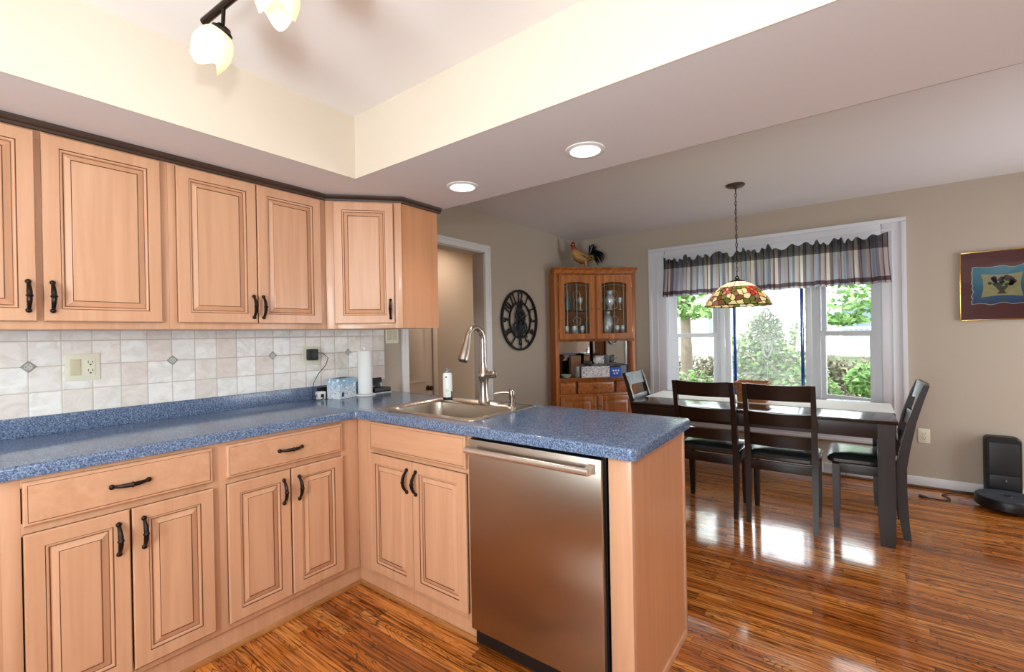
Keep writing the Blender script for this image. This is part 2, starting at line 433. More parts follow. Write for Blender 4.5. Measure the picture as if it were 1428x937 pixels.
box(bm, HX-.001, HX+.045, HY1+.004, HY1+.07, 0, 2.1, .006); box(bm, HX-.001, HX+.045, HY0-.07, HY0-.004, 0, 2.1, .006); box(bm, HX-.001, HX+.045, HY0-.07, HY1+.07, 2.035, 2.1, .006)
struct('trim_4', bm, dm)

# tiled splash
bm = new(); box(bm, 0, .008, -2.6, .643, .99, 1.345); bs = struct('wall_backsplash', bm, 'tile')
inl = pm('grey relief inlay', (168, 166, 160), .35); inl2 = pm('light relief inlay', (205, 203, 196), .35)
for y in (-1.588, -1.103, -.618, -.138, .349):
    bm = new(); R_ = .024
    mt = Matrix(((0, 0, 1, .008), (1, 0, 0, y), (0, 1, 0, 1.1935), (0, 0, 0, 1)))
    dia = lambda r: [(r, 0), (0, r), (-r, 0), (0, -r)]
    b = bmesh.new(); rings(b, [[Vector((p[0], p[1], z)) for p in dia(r)] for r, z in ((R_, 0), (R_, .003), (R_*.86, .005), (R_*.78, .003), (R_*.7, .003))], False, True, smooth=False); merge(bm, b, mt, 0)
    b = bmesh.new()
    rings(b, [[Vector((r*math.cos(t*PI/8), r*math.sin(t*PI/8), z)) for t in range(16)] for r, z in ((.0125, .003), (.0125, .006), (.010, .006), (.009, .004))], False, True, mi=1); merge(bm, b, mt)
    for k in range(4):
        b = bmesh.new(); rings(b, [[Vector((.0062*math.cos(k*PI/2)+r*math.cos(t*PI/4), .0062*math.sin(k*PI/2)+r*math.sin(t*PI/4), z)) for t in range(8)] for r, z in ((.003, .004), (.002, .0062))], False, True, mi=0); merge(bm, b, mt)
    mesh('diamond_inlay', bm, [inl, inl2], bs)

# ------------------------------------------------------------------ bay window
BX0, BX1, BY = 1.60, 2.375, 3.84
Y1 = YW+.10
bm = new()   # casing
for (x0, x1, z0, z1) in ((.926, OX0, .31, 2.18), (OX1, 3.042, .31, 2.18)): box(bm, x0, x1, YW-.022, YW+.002, z0, z1, .003)
box(bm, OX0-.01, OX1+.01, YW-.022, YW+.002, OZ1, 2.18, .003); box(bm, OX0-.01, OX1+.01, YW-.022, YW+.002, .31, OZ0, .003)
for (x0, x1, z0, z1) in ((.924, .955, .336, 2.149), (3.011, 3.044, .336, 2.149)): box(bm, x0, x1, YW-.034, YW-.01, z0, z1, .005)
box(bm, .924, 3.044, YW-.034, YW-.01, 2.15, 2.182, .005); box(bm, .924, 3.044, YW-.030, YW-.01, .31, .335, .005)
for (x0, x1) in ((1.01, 1.02), (2.95, 2.96)): box(bm, x0, x1, YW-.028, YW-.01, .41, 2.089, .003)
box(bm, 1.01, 2.96, YW-.028, YW-.01, 2.09, 2.10, .003); box(bm, .96, 3.0, YW-.03, YW-.01, .395, .405, .003)
struct('trim_5', bm, pm('casing paint', (216, 218, 224), .35))
poly = [(OX0-.02, YW-.001), (OX0-.02, Y1), (BX0-.02, BY+.06), (BX1+.02, BY+.06), (OX1+.02, Y1), (OX1+.02, YW-.001)]
bm = new(); prism(bm, poly, OZ1, OZ1+.05); prism(bm, poly, OZ0-.05, OZ0)
box(bm, OX0-.02, OX0+.002, YW, Y1, OZ0, OZ1); box(bm, OX1-.002, OX1+.02, YW, Y1, OZ0, OZ1)
struct('wall_bay', bm, 'vinyl')
def rframe(bm, M4, u0, u1, z0, z1, wd, n0, n1, bev=.003, wb=None):
    wb = wb or wd
    box(bm, u0, u0+wd, n0, n1, z0, z1, bev, M4); box(bm, u1-wd, u1, n0, n1, z0, z1, bev, M4)
    box(bm, u0+wd, u1-wd, n0, n1, z1-wd, z1, bev, M4); box(bm, u0+wd, u1-wd, n0, n1, z0, z0+wb, bev, M4)
def hung(name, a, b):
    a = Vector((a[0], a[1], 0)); b = Vector((b[0], b[1], 0)); u = (b-a).normalized(); Lw = (b-a).length
    n = Vector((u.y, -u.x, 0))      # toward the room
    M4 = F(a, u, n); zm = 1.245
    bm = new(); rframe(bm, M4, 0, Lw, OZ0, OZ1, .05, -.09, 0)
    rframe(bm, M4, .045, Lw-.045, OZ0+.045, OZ1-.045, .018, -.03, -.012, .002); rframe(bm, M4, .045, Lw-.045, OZ0+.045, OZ1-.045, .02, -.085, -.075, .002)
    o = struct(name, bm, 'vinyl')
    i0, i1 = .062, Lw-.062
    bm = new(); rframe(bm, M4, i0, i1, zm-.02, OZ1-.05, .042, -.072, -.052); s = mesh('upper_sash', bm, 'vinyl', o)
    bm = new(); box(bm, i0+.04, i1-.04, -.064, -.06, zm, OZ1-.09, 0, M4); mesh('glass_pane', bm, 'glass', s)
    bm = new(); rframe(bm, M4, i0, i1, OZ0+.05, zm+.022, .045, -.050, -.030, .003, .06)
    box(bm, Lw/2-.05, Lw/2+.05, -.03, -.018, zm+.012, zm+.022, .003, M4); s = mesh('lower_sash', bm, 'vinyl', o)
    bm = new(); box(bm, i0+.04, i1-.04, -.042, -.038, OZ0+.1, zm-.015, 0, M4); mesh('glass_pane', bm, 'glass', s)
    return o
hung('window_1', (OX0, Y1-.02), (BX0, BY)); hung('window_3', (BX1, BY), (OX1, Y1-.02))
M4 = F((BX0, BY, 0), (1, 0, 0), (0, -1, 0)); Lw = BX1-BX0
bm = new(); rframe(bm, M4, 0, Lw, OZ0, OZ1, .05, -.09, 0); w2 = struct('window_2', bm, 'vinyl')
bm = new(); box(bm, .045, Lw-.045, -.05, -.046, OZ0+.045, OZ1-.045, 0, M4); mesh('glass_pane', bm, 'texglass', w2)
for u in (.074, Lw-.095):
    bm = new(); box(bm, u, u+.028, -.054, -.04, OZ0+.05, OZ1-.05, .002, M4); o = mesh('blue_glass_strip', bm, 'cobalt', w2); o['label'] = 'narrow cobalt blue glass border strip'
# bevelled glass ornament
bm = new(); G = lambda u, z: M4 @ Vector((Lw/2+u, -.042, z)); zc = 1.30
def gl(pts, r=.005, closed=False): tube(bm, [G(*p) for p in pts], r, 6, closed=closed)
gl([(-Lw/2+.05, zc), (-.19, zc)], .003); gl([(.19, zc), (Lw/2-.05, zc)], .003); gl([(0, zc-.42), (0, zc-.34)], .004); gl([(0, OZ0+.05), (0, zc-.42)], .003)
def petal(cu, cz, lu, lz, ang, k=14):
    out = []
    for i in range(k):
        t = 2*PI*i/k; x = lu*math.cos(t); y = lz*math.sin(t)*(1-.35*math.cos(t))
        out.append((cu+x*math.cos(ang)-y*math.sin(ang), cz+x*math.sin(ang)+y*math.cos(ang)))
    return out
gl(petal(0, zc+.15, .062, .036, PI/2), .010, True); gl(petal(0, zc-.215, .075, .040, -PI/2), .012, True)
gl(petal(0, zc+.15, .03, .014, PI/2), .006, True); gl(petal(0, zc-.20, .035, .016, -PI/2), .008, True)
for s in (-1, 1):
    for (u, z, a, l, w_) in ((.060, .055, .80, .045, .022), (.060, -.055, -.80, .045, .022), (.105, .028, .45, .040, .018), (.105, -.028, -.45, .040, .018),
                       (.045, .105, 1.15, .038, .017), (.045, -.115, -1.15, .042, .018), (.085, -.085, -.9, .038, .016), (.085, .075, .9, .03, .014)):
        gl(petal(s*u, zc+z, l, w_, a if s > 0 else PI-a), .0085, True)
    gl([(0, zc+.09), (s*.05, zc), (0, zc-.09)], .009); gl([(s*.1, zc+.02), (s*.155, zc), (s*.1, zc-.02)], .007)
    gl([(s*-.06, zc+.06), (s*.06, zc-.06)], .008)
og_ = NT('bevelled clear glass'); og_.P(Base_Color=(.95, .96, .95, 1), Roughness=.15); tr_ = og_.n('ShaderNodeBsdfTranslucent'); tr_.inputs[0].default_value = (.95, .97, .95, 1); mx_ = og_.n('ShaderNodeMixShader'); mx_.inputs[0].default_value = .65; og_.L(og_.b.outputs[0], mx_.inputs[1]); og_.L(tr_.outputs[0], mx_.inputs[2]); og_.L(mx_.outputs[0], og_.out.inputs[0]); og = og_.m; orn = mesh('bevelled_ornament', bm, og, w2); orn['label'] = 'white bevelled glass medallion'

# ------------------------------------------------------------------ exterior
bm = new()
for i in range(1): box(bm, -30, 30, 3.75, 60, -.62, -.5)
gt = NT('lawn'); gt.P(Base_Color=gt.ramp(gt.noise(gt.co(), 1.2, 5), [(.3, lin((106, 124, 66))), (.7, lin((140, 146, 96)))]), Roughness=.9)
struct('ground', bm, gt.m)
def leafy(n, blobs, size, cols, seed):
    rnd = random.Random(seed); V = []; Fc = []; C = []
    for _ in range(n):
        c, r = blobs[rnd.randrange(len(blobs))]
        d = Vector((rnd.gauss(0, 1), rnd.gauss(0, 1), rnd.gauss(0, 1))).normalized()*(rnd.random()**.4)
        p = Vector((c[0]+d.x*r[0], c[1]+d.y*r[1], c[2]+d.z*r[2]))
        a = Vector((rnd.gauss(0, 1), rnd.gauss(0, 1), rnd.gauss(0, .6))).normalized(); b = a.orthogonal().normalized()
        s = size*(.6+.8*rnd.random()); k = len(V)
        V += [p-a*s, p+b*s*.45, p+a*s, p-b*s*.45]; Fc.append((k, k+1, k+2, k+3)); C.append(lin(cols[rnd.randrange(len(cols))]))
    return V, Fc, C
leaf = vcol('leaf', .6, .35)
greens = [(92, 128, 62), (118, 150, 84), (70, 104, 46), (140, 166, 108)]
dull = [(122, 114, 92), (100, 94, 74), (138, 130, 110), (86, 92, 60)]
bark = pm('bark', (100, 88, 76), .9, var=.25)
def bush(name, loc, blobs, n, size, cols, seed, label, group=None):
    t = thing(name, loc, label, 'shrub' if 'shrub' in name else 'tree', group)
    V, Fc, C = leafy(n, blobs, size, cols, seed); colored('foliage', V, Fc, C, leaf, t, False)
    return t
def tree(name, loc, h, r, branches, blobs, n, size, cols, seed, label):
    t = bush(name, loc, blobs, n, size, cols, seed, label)
    bm = new(); x, y, z = loc
    tube(bm, [(x, y, z-.05), (x+.02, y, z+h*.3), (x-.02, y, z+h*.7), (x, y, z+h)], [r, r*.85, r*.6, r*.25], 10)
    mesh('trunk', bm, bark, t)
    for (z0, dx, dy, dz) in branches:
        bm = new(); tube(bm, [(x, y, z0), (x+dx*.5, y+dy*.5, z0+dz*.35), (x+dx, y+dy, z0+dz)], [r*.3, r*.2, r*.06], 6); mesh('branch', bm, bark, t)
    return t
GZ = -.5
tree('pine_tree', (-.40, 9.5, GZ), 4.4, .15, [(1.6, .7, .1, .4), (2.0, -.8, 0, .3), (2.3, .6, -.2, .5), (1.9, 1.0, 0, -.25)],
     [((-.4, 9.5, 2.5), (1.1, .8, .5)), ((-.2, 9.5, 1.75), (.8, .6, .18)), ((-.8, 9.4, 2.0), (.6, .5, .25)), ((-.4, 9.5, 3.4), (1, .8, .8))], 1500, .085, greens, 1,
     'tall pine with a bare trunk seen through the left sash window')
tree('pine_tree', (4.6, 9.0, GZ), 5.0, .14, [(1.3, -1.9, -.3, .9), (1.6, -2.1, -.2, .5), (1.9, -2.2, 0, .9), (1.4, -1.6, -.4, .2)],
     [((2.9, 8.6, 1.75), (.9, .6, .28)), ((2.6, 8.8, 2.3), (1.0, .6, .35)), ((3.5, 8.8, 2.2), (1.0, .7, .5)), ((2.5, 8.6, 1.45), (.5, .4, .1)), ((4.4, 9, 3.2), (1.3, 1, 1))], 2100, .07, greens, 2,
     'leaning pine whose branches fill the upper right sash window')
bush('shrub', (-.5, 8.4, GZ), [((-.55, 8.4, .1), (.55, .4, .55)), ((.05, 8.5, 0.05), (.45, .4, .45))], 1900, .055, greens+dull, 3, 'green shrub at the foot of the pine outside the left window')
bush('shrub', (1.3, 8.6, GZ), [((.92, 8.6, .35), (.40, .35, .9)), ((1.32, 8.7, .85), (.40, .35, .85))], 3800, .055, greens+dull, 4, 'tall loose shrub left of the glass medallion')
bush('shrub', (2.05, 8.5, GZ), [((1.98, 8.5, .6), (.34, .4, .9)), ((2.15, 8.5, .0), (.42, .4, .5))], 3200, .055, greens+dull[:2], 5, 'tall green shrub right of the glass medallion')
bush('shrub', (2.95, 10.5, GZ), [((3.0, 10.6, .2), (.45, .3, .35))], 900, .06, greens, 6, 'low bright shrub outside the right sash window')
bush('shrub_bank', (1.5, 11.3, GZ), [((x*1.1, 11.5+.3*(x % 2), .08), (.8, .3, .62)) for x in range(-3, 6)], 11000, .075, dull+[(92, 84, 66)], 7, 'brown wooded bank of brush behind the lawn shrubs')
# neighbour's house with deck
hs = thing('neighbour_house', (2.6, 16.5, GZ), 'white neighbouring house with a railed deck beyond the brush', 'house')
sid = NT('white siding'); xx, yy, zz = sid.sep(sid.co()); fz = sid.math('FRACT', sid.math('MULTIPLY', zz, 6)); sid.P(Base_Color=sid.mix(sid.math('LESS_THAN', fz, .1), lin((236, 238, 240)), lin((190, 194, 200))), Roughness=.6)
bm = new(); box(bm, -3.5, 6.5, 16.5, 22, GZ, 3.0); mesh('house_wall', bm, sid.m, hs)
bm = new(); prism(bm, [(16.1, 2.95), (22.4, 2.95), (19.25, 4.8)], -3.8, 6.8, Matrix(((0, 0, 1, 0), (1, 0, 0, 0), (0, 1, 0, 0), (0, 0, 0, 1)))); mesh('roof', bm, pm('grey shingles', (150, 148, 150), .9), hs)
bm = new(); box(bm, 1.2, 5.6, 14.6, 16.5, .50, .62); mesh('deck_floor', bm, 'trim', hs)
bm = new(); box(bm, 1.2, 5.6, 14.6, 14.66, 1.28, 1.34); box(bm, 1.2, 5.6, 14.6, 14.66, .68, .72)
for i in range(38): box(bm, 1.22+i*.118, 1.25+i*.118, 14.61, 14.64, .7, 1.3)
mesh('deck_railing', bm, pm('railing', (150, 150, 150), .6), hs)
for x in (1.3, 3.3, 5.4):
    bm = new(); box(bm, x, x+.12, 14.62, 14.74, GZ, .52); mesh('deck_post', bm, 'trim', hs)
for x in (-1.6, 2.4):
    bm = new(); box(bm, x, x+1.1, 16.44, 16.5, .95, 2.2); f_ = mesh('house_window', bm, 'trim', hs)
    bm = new(); box(bm, x+.08, x+1.02, 16.42, 16.45, 1.03, 2.12); mesh('house_pane', bm, pm('dark pane', (96, 106, 116), .1), f_)

# ------------------------------------------------------------------ cabinet pieces
def door_mesh(W, H, style='raised'):
    b = bmesh.new()
    if style == 'raised':
        prof = [(0, 0, 0), (0, .009, 1), (0, .0155, 0), (.0035, .0195, 0), (.045, .0195, 0), (.0472, .0165, 1), (.0488, .0175, 0), (.053, .0165, 0), (.0555, .0105, 0), (.0575, .0095, 1), (.0760, .0175, 0), (.0786, .0155, 1), (.0800, .0162, 0)]  # glaze on the outer side edge also paints the shadow around the door
    else:
        prof = [(0, 0, 0), (0, .0145, 0), (.004, .018, 0), (.010, .0185, 0), (.0115, .0175, 1), (.0125, .0188, 0), (.02, .019, 0)]
    prev = None
    for (i, d, mi) in prof:
        lp = [b.verts.new(p) for p in ((i, d, i), (W-i, d, i), (W-i, d, H-i), (i, d, H-i))]
        if prev:
            for k in range(4):
                f = b.faces.new((prev[k], prev[(k+1) % 4], lp[(k+1) % 4], lp[k])); f.material_index = mi
        else: b.faces.new(lp[::-1])
        prev = lp
    b.faces.new(prev); return b
def add_door(parent, M4, u0, u1, z0, z1, name='door', style='raised', handle=None, hz=None, label=None):
    bm = new(); b = door_mesh(u1-u0, z1-z0, style); merge(bm, b, M4 @ Matrix.Translation((u0, .0005, z0)))
    d = mesh(name, bm, ['maple' if style == 'raised' else 'maple_h', 'glaze'], parent, auto=False)
    if handle is not None:
        bm = new()
        if hz is not None: cu, cz, vert = handle, hz, True
        else: cu, cz, vert = (u0+u1)/2, (z0+z1)/2, False
        pts = []; rr = []
        for k in range(17):
            t = k/16*2-1; s = t*.049; n = .022+.026*(1-t*t)**.8
            pts.append((s, n)); a = abs(t); rr.append(.0042+.0046*(1-a)**.6+(.002 if a < .07 else 0)-(.001 if .07 < a < .2 else 0))
        P3 = lambda s, n: M4 @ (Vector((cu, n, cz+s)) if vert else Vector((cu+s, n, cz)))
        tube(bm, [P3(*p) for p in pts], rr, 8)
        for s in (-.049, .049):
            tube(bm, [P3(s, .018), P3(s, .026)], .0045, 8)
            sphere(bm, P3(s*1.04, .0235), .0088, u=10, v=7)
        mesh('handle', bm, 'bronze', d)
    return d
def carcass(parent, M4, u0, u1, depth, z0, z1, frame, top=False, lm=None):
    """panels behind a face frame; frame = list of frame bars (u0,u1,z0,z1) in the front plane"""
    bm = new(); t = .016
    box(bm, u0, u0+t, -depth, -.02, z0, z1, 0, M4); box(bm, u1-t, u1, -depth, -.02, z0, z1, 0, M4)
    box(bm, u0+t, u1-t, -depth, -.02, z0, z0+t, 0, M4); box(bm, u0+t, u1-t, -depth, -depth+t, z0, z1, 0, M4)
    if top: box(bm, u0+t, u1-t, -depth, -.02, z1-t, z1, 0, M4)
    mesh('carcass', bm, 'maple_side', parent)
    bm = new()
    for f in frame: box(bm, f[0], f[1], -.02, 0, f[2], f[3], .0006, M4)
    mesh('face_frame', bm, 'maple', parent)
def toe(parent, M4, u0, u1, rec=.02):
    if u0 < .62 and u0 > .6: u0 = .590
    if abs(u1) < .01: u1 = .0195
    bm = new(); box(bm, u0, u1, -rec-.015, -rec, 0, .0955, 0, M4); mesh('toe_kick', bm, 'maple', parent)
    bm = new(); box(bm, u0, u1, -rec, -rec+.012, 0, .022, .004, M4); mesh('shoe_moulding', bm, 'shoe', parent)

ML = F((.61, 0, 0), (0, 1, 0), (1, 0, 0))        # left run: u = y, n = +x
MP = F((0, 0, 0), (1, 0, 0), (0, -1, 0))         # peninsula: u = x, n = -y
def base_left(y0, y1, fl, label, blind=0):
    t = thing('base_cabinet', (.3, (y0+y1)/2, 0), label, 'cabinet', None)
    a, b = y0, y1; s = .042; e = b-blind; e2 = b-blind-.045 if not blind else b-blind
    carcass(t, ML, a, b, .585, .1, .874, [(a, a+s, .1, .874), (e2, b, .1, .874), (a+s, e2, .84, .874), (a+s, e2, .69, .73), (a+s, e2, .1, .145)])
    d0, d1 = fl; md = (d0+d1)/2
    add_door(t, ML, d0, d1, .722, .858, 'drawer', 'flat', 0, None)
    add_door(t, ML, d0, md-.003, .128, .697, 'door', 'raised', md-.035, .605)
    add_door(t, ML, md+.003, d1, .128, .697, 'door', 'raised', md+.035, .605)
    toe(t, ML, a, b)
    return t
base_left(-1.83, -1.235, (-1.785, -1.28), 'maple base cabinet cut off by the left edge of the picture')
base_left(-1.235, -.648, (-1.19, -.672), 'maple base cabinet at far left under the tiled wall, wide drawer over two doors')
base_left(-.648, -.0005, (-.622, -.100), 'maple base cabinet beside the inside corner, drawer over two doors', blind=.098)
# sink base
t = thing('sink_base_cabinet', (1.0, .3, 0), 'maple sink cabinet with a false drawer, left of the dishwasher', 'cabinet')
carcass(t, MP, .611, 1.402, .565, .1, .874, [(.611, .74, .1, .874), (1.37, 1.402, .1, .874), (.74, 1.37, .86, .874), (.74, 1.37, .70, .735), (.74, 1.37, .1, .14)])
add_door(t, MP, .733, 1.381, .731, .868, 'false_drawer', 'flat')
add_door(t, MP, .733, 1.0445, .126, .709, 'door', 'raised', 1.0445-.028, .62)
add_door(t, MP, 1.0495, 1.379, .126, .709, 'door', 'raised', 1.0495+.028, .62)
toe(t, MP, .612, 1.402)
# dishwasher
t = thing('dishwasher', (1.70, .3, 0), 'brushed stainless steel dishwasher with bar handle at the peninsula end', 'dishwasher')
bm = new(); box(bm, 1.41, 2.004, 0, .55, .02, .868, 0); mesh('body', bm, 'black', t)
bm = new(); box(bm, 1.412, 2.000, -.032, -.004, .093, .866, .004); dr = mesh('door', bm, 'dw', t)
bm = new(); box(bm, 1.42, 1.995, .03, .05, .0, .09); mesh('toe_panel', bm, 'black', t)
bm = new()
tube(bm, [(1.437, -.077, .832), (1.977, -.077, .832)], .0125, 16)
for x in (1.445, 1.969):
    s = 1 if x < 1.6 else -1
    rings(bm, [[Vector((x+s*dx, y, .832+dz)) for dx, dz in ((-.012, -.011*k), (.012, -.011*k), (.012, .011*k), (-.012, .011*k))] for y, k in ((-.077, 1.0), (-.055, 1.0), (-.031, 1.5))])
hm = pm('satin nickel bar', (224, 216, 206), .25, .9); mesh('handle', bm, hm, dr)
# peninsula end
t = thing('peninsula_end_panel', (2.05, .3, 0), 'maple filler post and flat end panel closing the peninsula', 'panel')
bm = new(); box(bm, 2.013, 2.092, -.001, .022, 0, .874, .001); mesh('filler_post', bm, 'maple', t)
bm = new(); box(bm, 2.074, 2.0925, .022, .567, 0, .874, 0); mesh('end_panel', bm, 'maple_side', t)
bm = new(); box(bm, 2.092, 2.098, .549, .569, 0, .874, .001); box(bm, 2.0925, 2.099, .0, .55, 0, .03, .001); mesh('edge_trim', bm, 'maple', t)
bm = new(); box(bm, .06, 2.0925, .568, .584, 0, .874); tag(mesh('peninsula_back_panel', bm, 'maple_side'), 'maple back panel of the peninsula facing the dining room', 'panel')

# ------------------------------------------------------------------ countertop (L) with sink cut-out
def countertop():
    xs = [0, .635, .72, 1.325, 2.114]; ys = [-1.95, -.025, .088, .535, .611]; b = bmesh.new(); V = {}
    def v(i, j, z): 
        k = (i, j, z)
        if k not in V: V[k] = b.verts.new((xs[i], ys[j], z))
        return V[k]
    cells = set((0, j) for j in range(4)) | set((i, j) for i in (1, 2, 3) for j in (1, 2, 3)); cells.discard((2, 2))
    T, B = .914, .875
    for (i, j) in cells:
        b.faces.new((v(i, j, T), v(i+1, j, T), v(i+1, j+1, T), v(i, j+1, T))); b.faces.new((v(i, j, B), v(i, j+1, B), v(i+1, j+1, B), v(i+1, j, B)))
        for (di, dj, p, q) in ((-1, 0, (i, j+1), (i, j)), (1, 0, (i+1, j), (i+1, j+1)), (0, -1, (i, j), (i+1, j)), (0, 1, (i+1, j+1), (i, j+1))):
            if (i+di, j+dj) not in cells: b.faces.new((v(*p, T), v(*p, B), v(*q, B), v(*q, T)))
    bmesh.ops.recalc_face_normals(b, faces=b.faces); b.normal_update()
    # round free vertical corners
    ve = [e for e in b.edges if abs(e.verts[0].co.z-e.verts[1].co.z) > .01 and e.verts[0].co.x > .6 and e.calc_face_angle(0) > 1
          and not (.7 < e.verts[0].co.x < 1.34 and .05 < e.verts[0].co.y < .56)]
    bmesh.ops.bevel(b, geom=ve, offset=.018, segments=5, profile=.5, affect='EDGES')
    b.normal_update()
    he = [e for e in b.edges if abs(e.verts[0].co.z-e.verts[1].co.z) < .001 and e.verts[0].co.z > .9 and e.calc_face_angle(0) > 1
          and min(e.verts[0].co.x, e.verts[1].co.x) > .01 and not all(.7 < q.co.x < 1.34 and .05 < q.co.y < .56 for q in e.verts)]
    bmesh.ops.bevel(b, geom=he, offset=.009, segments=4, profile=.5, affect='EDGES')
    return b
ct = mesh('countertop', countertop(), 'lam', loc=(.3, -.5, .875)); tag(ct, 'blue speckled laminate worktop turning along wall and peninsula', 'countertop')
bm = new(); box(bm, .0, .02, -1.95, .611, .9135, .992, .003); mesh('backsplash_lip', bm, 'lam', ct)

# ------------------------------------------------------------------ sink
def rrect(x0, x1, y0, y1, r, z, k=6):
    out = []
    for (cx, cy, a) in ((x1-r, y1-r, 0), (x0+r, y1-r, PI/2), (x0+r, y0+r, PI), (x1-r, y0+r, 1.5*PI)):
        for i in range(k+1): out.append(Vector((cx+r*math.cos(a+i*PI/2/k), cy+r*math.sin(a+i*PI/2/k), z)))
    return out
bm = new()
rings(bm, [rrect(.688, 1.362, .048, .556, .022, .9145), rrect(.690, 1.360, .05, .554, .022, .918), rrect(.697, 1.353, .057, .547, .022, .9195), rrect(.705, 1.345, .065, .54, .03, .9175),
           rrect(.735, 1.315, .098, .448, .06, .9165), rrect(.745, 1.305, .108, .438, .07, .908), rrect(.755, 1.295, .118, .428, .07, .76), rrect(.785, 1.265, .148, .398, .06, .735), rrect(.99, 1.06, .24, .31, .034, .73)], False, True)
sk = mesh('kitchen_sink', bm, 'sinksteel', loc=(1.025, .3, .9145)); tag(sk, 'drop-in stainless steel sink set in the peninsula worktop', 'sink')
bm = new(); lathe(bm, [(.0, .0), (.034, .0), (.036, .004), (.03, .006), (.018, .003), (0, .003)], 20, (1.025, .275, .7305)); mesh('drain', bm, 'steel', sk)
for (x, lr) in ((1.165, .013),):
    bm = new(); lathe(bm, [(0, 0), (lr*1.4, 0), (lr*1.4, .003), (lr, .006), (0, .007)], 14, (x, .50, .9175)); mesh('hole_cap', bm, 'steel', sk)
# faucet
t = thing('faucet', (1.045, .505, .9175), 'brushed nickel gooseneck faucet standing behind the sink basin', 'faucet')
fx, fy = 1.045, .505
bm = new(); lathe(bm, [(0, 0), (.034, 0), (.034, .004), (.030, .008), (.027, .03), (.0245, .07), (.0245, .11), (.028, .128), (.033, .14), (.034, .152), (.031, .163), (.026, .176), (.0215, .195), (.019, .22)], 24, (fx, fy, .9175)); mesh('base_column', bm, 'steel', t)
bm = new()
pts = []; rr = []
for k in range(22):
    a = k/21
    if a < .35: p = (fx, fy, 1.12+a/.35*.14); r = .0185-.0025*a/.35
    else:
        th = (a-.35)/.65*PI*.92; R_ = .062; p = (fx, fy-R_+R_*math.cos(th), 1.26+R_*1.1*math.sin(th)); r = .016
    pts.append(p); rr.append(r)
tube(bm, pts, rr, 16); mesh('spout', bm, 'steel', t)
e = Vector(pts[-1]); dr_ = (Vector(pts[-1])-Vector(pts[-2])).normalized()
bm = new(); tube(bm, [e, e+dr_*.03, e+dr_*.07, e+dr_*.1, e+dr_*.125, e+dr_*.13], [.0165, .0185, .0235, .0275, .028, .024], 18)
hd = mesh('spray_head', bm, 'steel', t)
bm = new(); tube(bm, [e+dr_*.126, e+dr_*.134], .0215, 18); mesh('nozzle', bm, 'black', hd)
bm = new(); tube(bm, [(fx, fy, 1.071), (fx+.03, fy, 1.071), (fx+.06, fy-.004, 1.073), (fx+.082, fy-.006, 1.075), (fx+.088, fy-.006, 1.075)], [.022, .021, .021, .020, .012], 14)
mesh('lever_handle', bm, 'steel', t)
t = thing('soap_dispenser', (1.25, .487, .9175), 'small nickel soap pump right of the faucet', 'soap dispenser')
bm = new(); lathe(bm, [(0, 0), (.020, 0), (.020, .004), (.014, .008), (.013, .03), (.0155, .034), (.0165, .06), (.0165, .078), (.012, .084), (0, .085)], 18, (1.25, .487, .9175)); mesh('pump_body', bm, 'steel', t)
bm = new(); tube(bm, [(1.25, .487, .982), (1.225, .47, .985), (1.195, .448, .984), (1.175, .435, .980)], [.011, .008, .006, .005], 10); mesh('pump_spout', bm, 'steel', t)
# white can on the sink ledge
t = thing('spray_can', (.775, .497, .9185), 'white canister with a lime green mark at the back left sink corner', 'can')
bm = new(); lathe(bm, [(0, .006), (.0265, .006), (.0275, .02), (.0275, .13), (.026, .145), (.02, .155), (0, .156)], 22, (.775, .497, .9185)); mesh('body', bm, 'white', t)
bm = new(); lathe(bm, [(0, 0), (.027, 0), (.0285, .003), (.0285, .012), (0, .012)], 22, (.775, .497, .9185)); mesh('base_ring', bm, 'black', t)
bm = new(); lathe(bm, [(0, .154), (.021, .154), (.022, .162), (.018, .170), (.008, .172), (.007, .18), (0, .18)], 18, (.775, .497, .9185)); mesh('cap', bm, pm('grey cap', (120, 118, 116), .35, .3), t)
def on_cyl(bm, cx, cy, r, a0, a1, z0, z1, n=8, mi=0):
    lo = [[Vector((cx+r*math.cos(a), cy+r*math.sin(a), z)) for a in [a0+(a1-a0)*i/n for i in range(n+1)]] for z in (z0, z1)]
    rings(bm, lo, False, False, False, mi)
bm = new(); ca = math.atan2(CAM.y-.497, CAM.x-.775)
def disc_on_cyl(bm, cx, cy, r, a, z, rad):
    vs = [bm.verts.new((cx+r*math.cos(a+rad*math.cos(q)/r), cy+r*math.sin(a+rad*math.cos(q)/r), z+rad*math.sin(q))) for q in [2*PI*i/16 for i in range(16)]]; bm.faces.new(vs)
disc_on_cyl(bm, .775, .497, .0279, ca-.15, .9185+.052, .009); mesh('green_mark', bm, pm('lime print', (186, 214, 60), .5), t)
bm = new(); disc_on_cyl(bm, .775, .497, .0279, ca-.3, .9185+.13, .005); mesh('dark_mark', bm, 'slot', t)
bm = new(); on_cyl(bm, .775, .497, .0278, ca+.75, ca+1.2, .93, .965); mesh('dark_band', bm, 'slot', t)

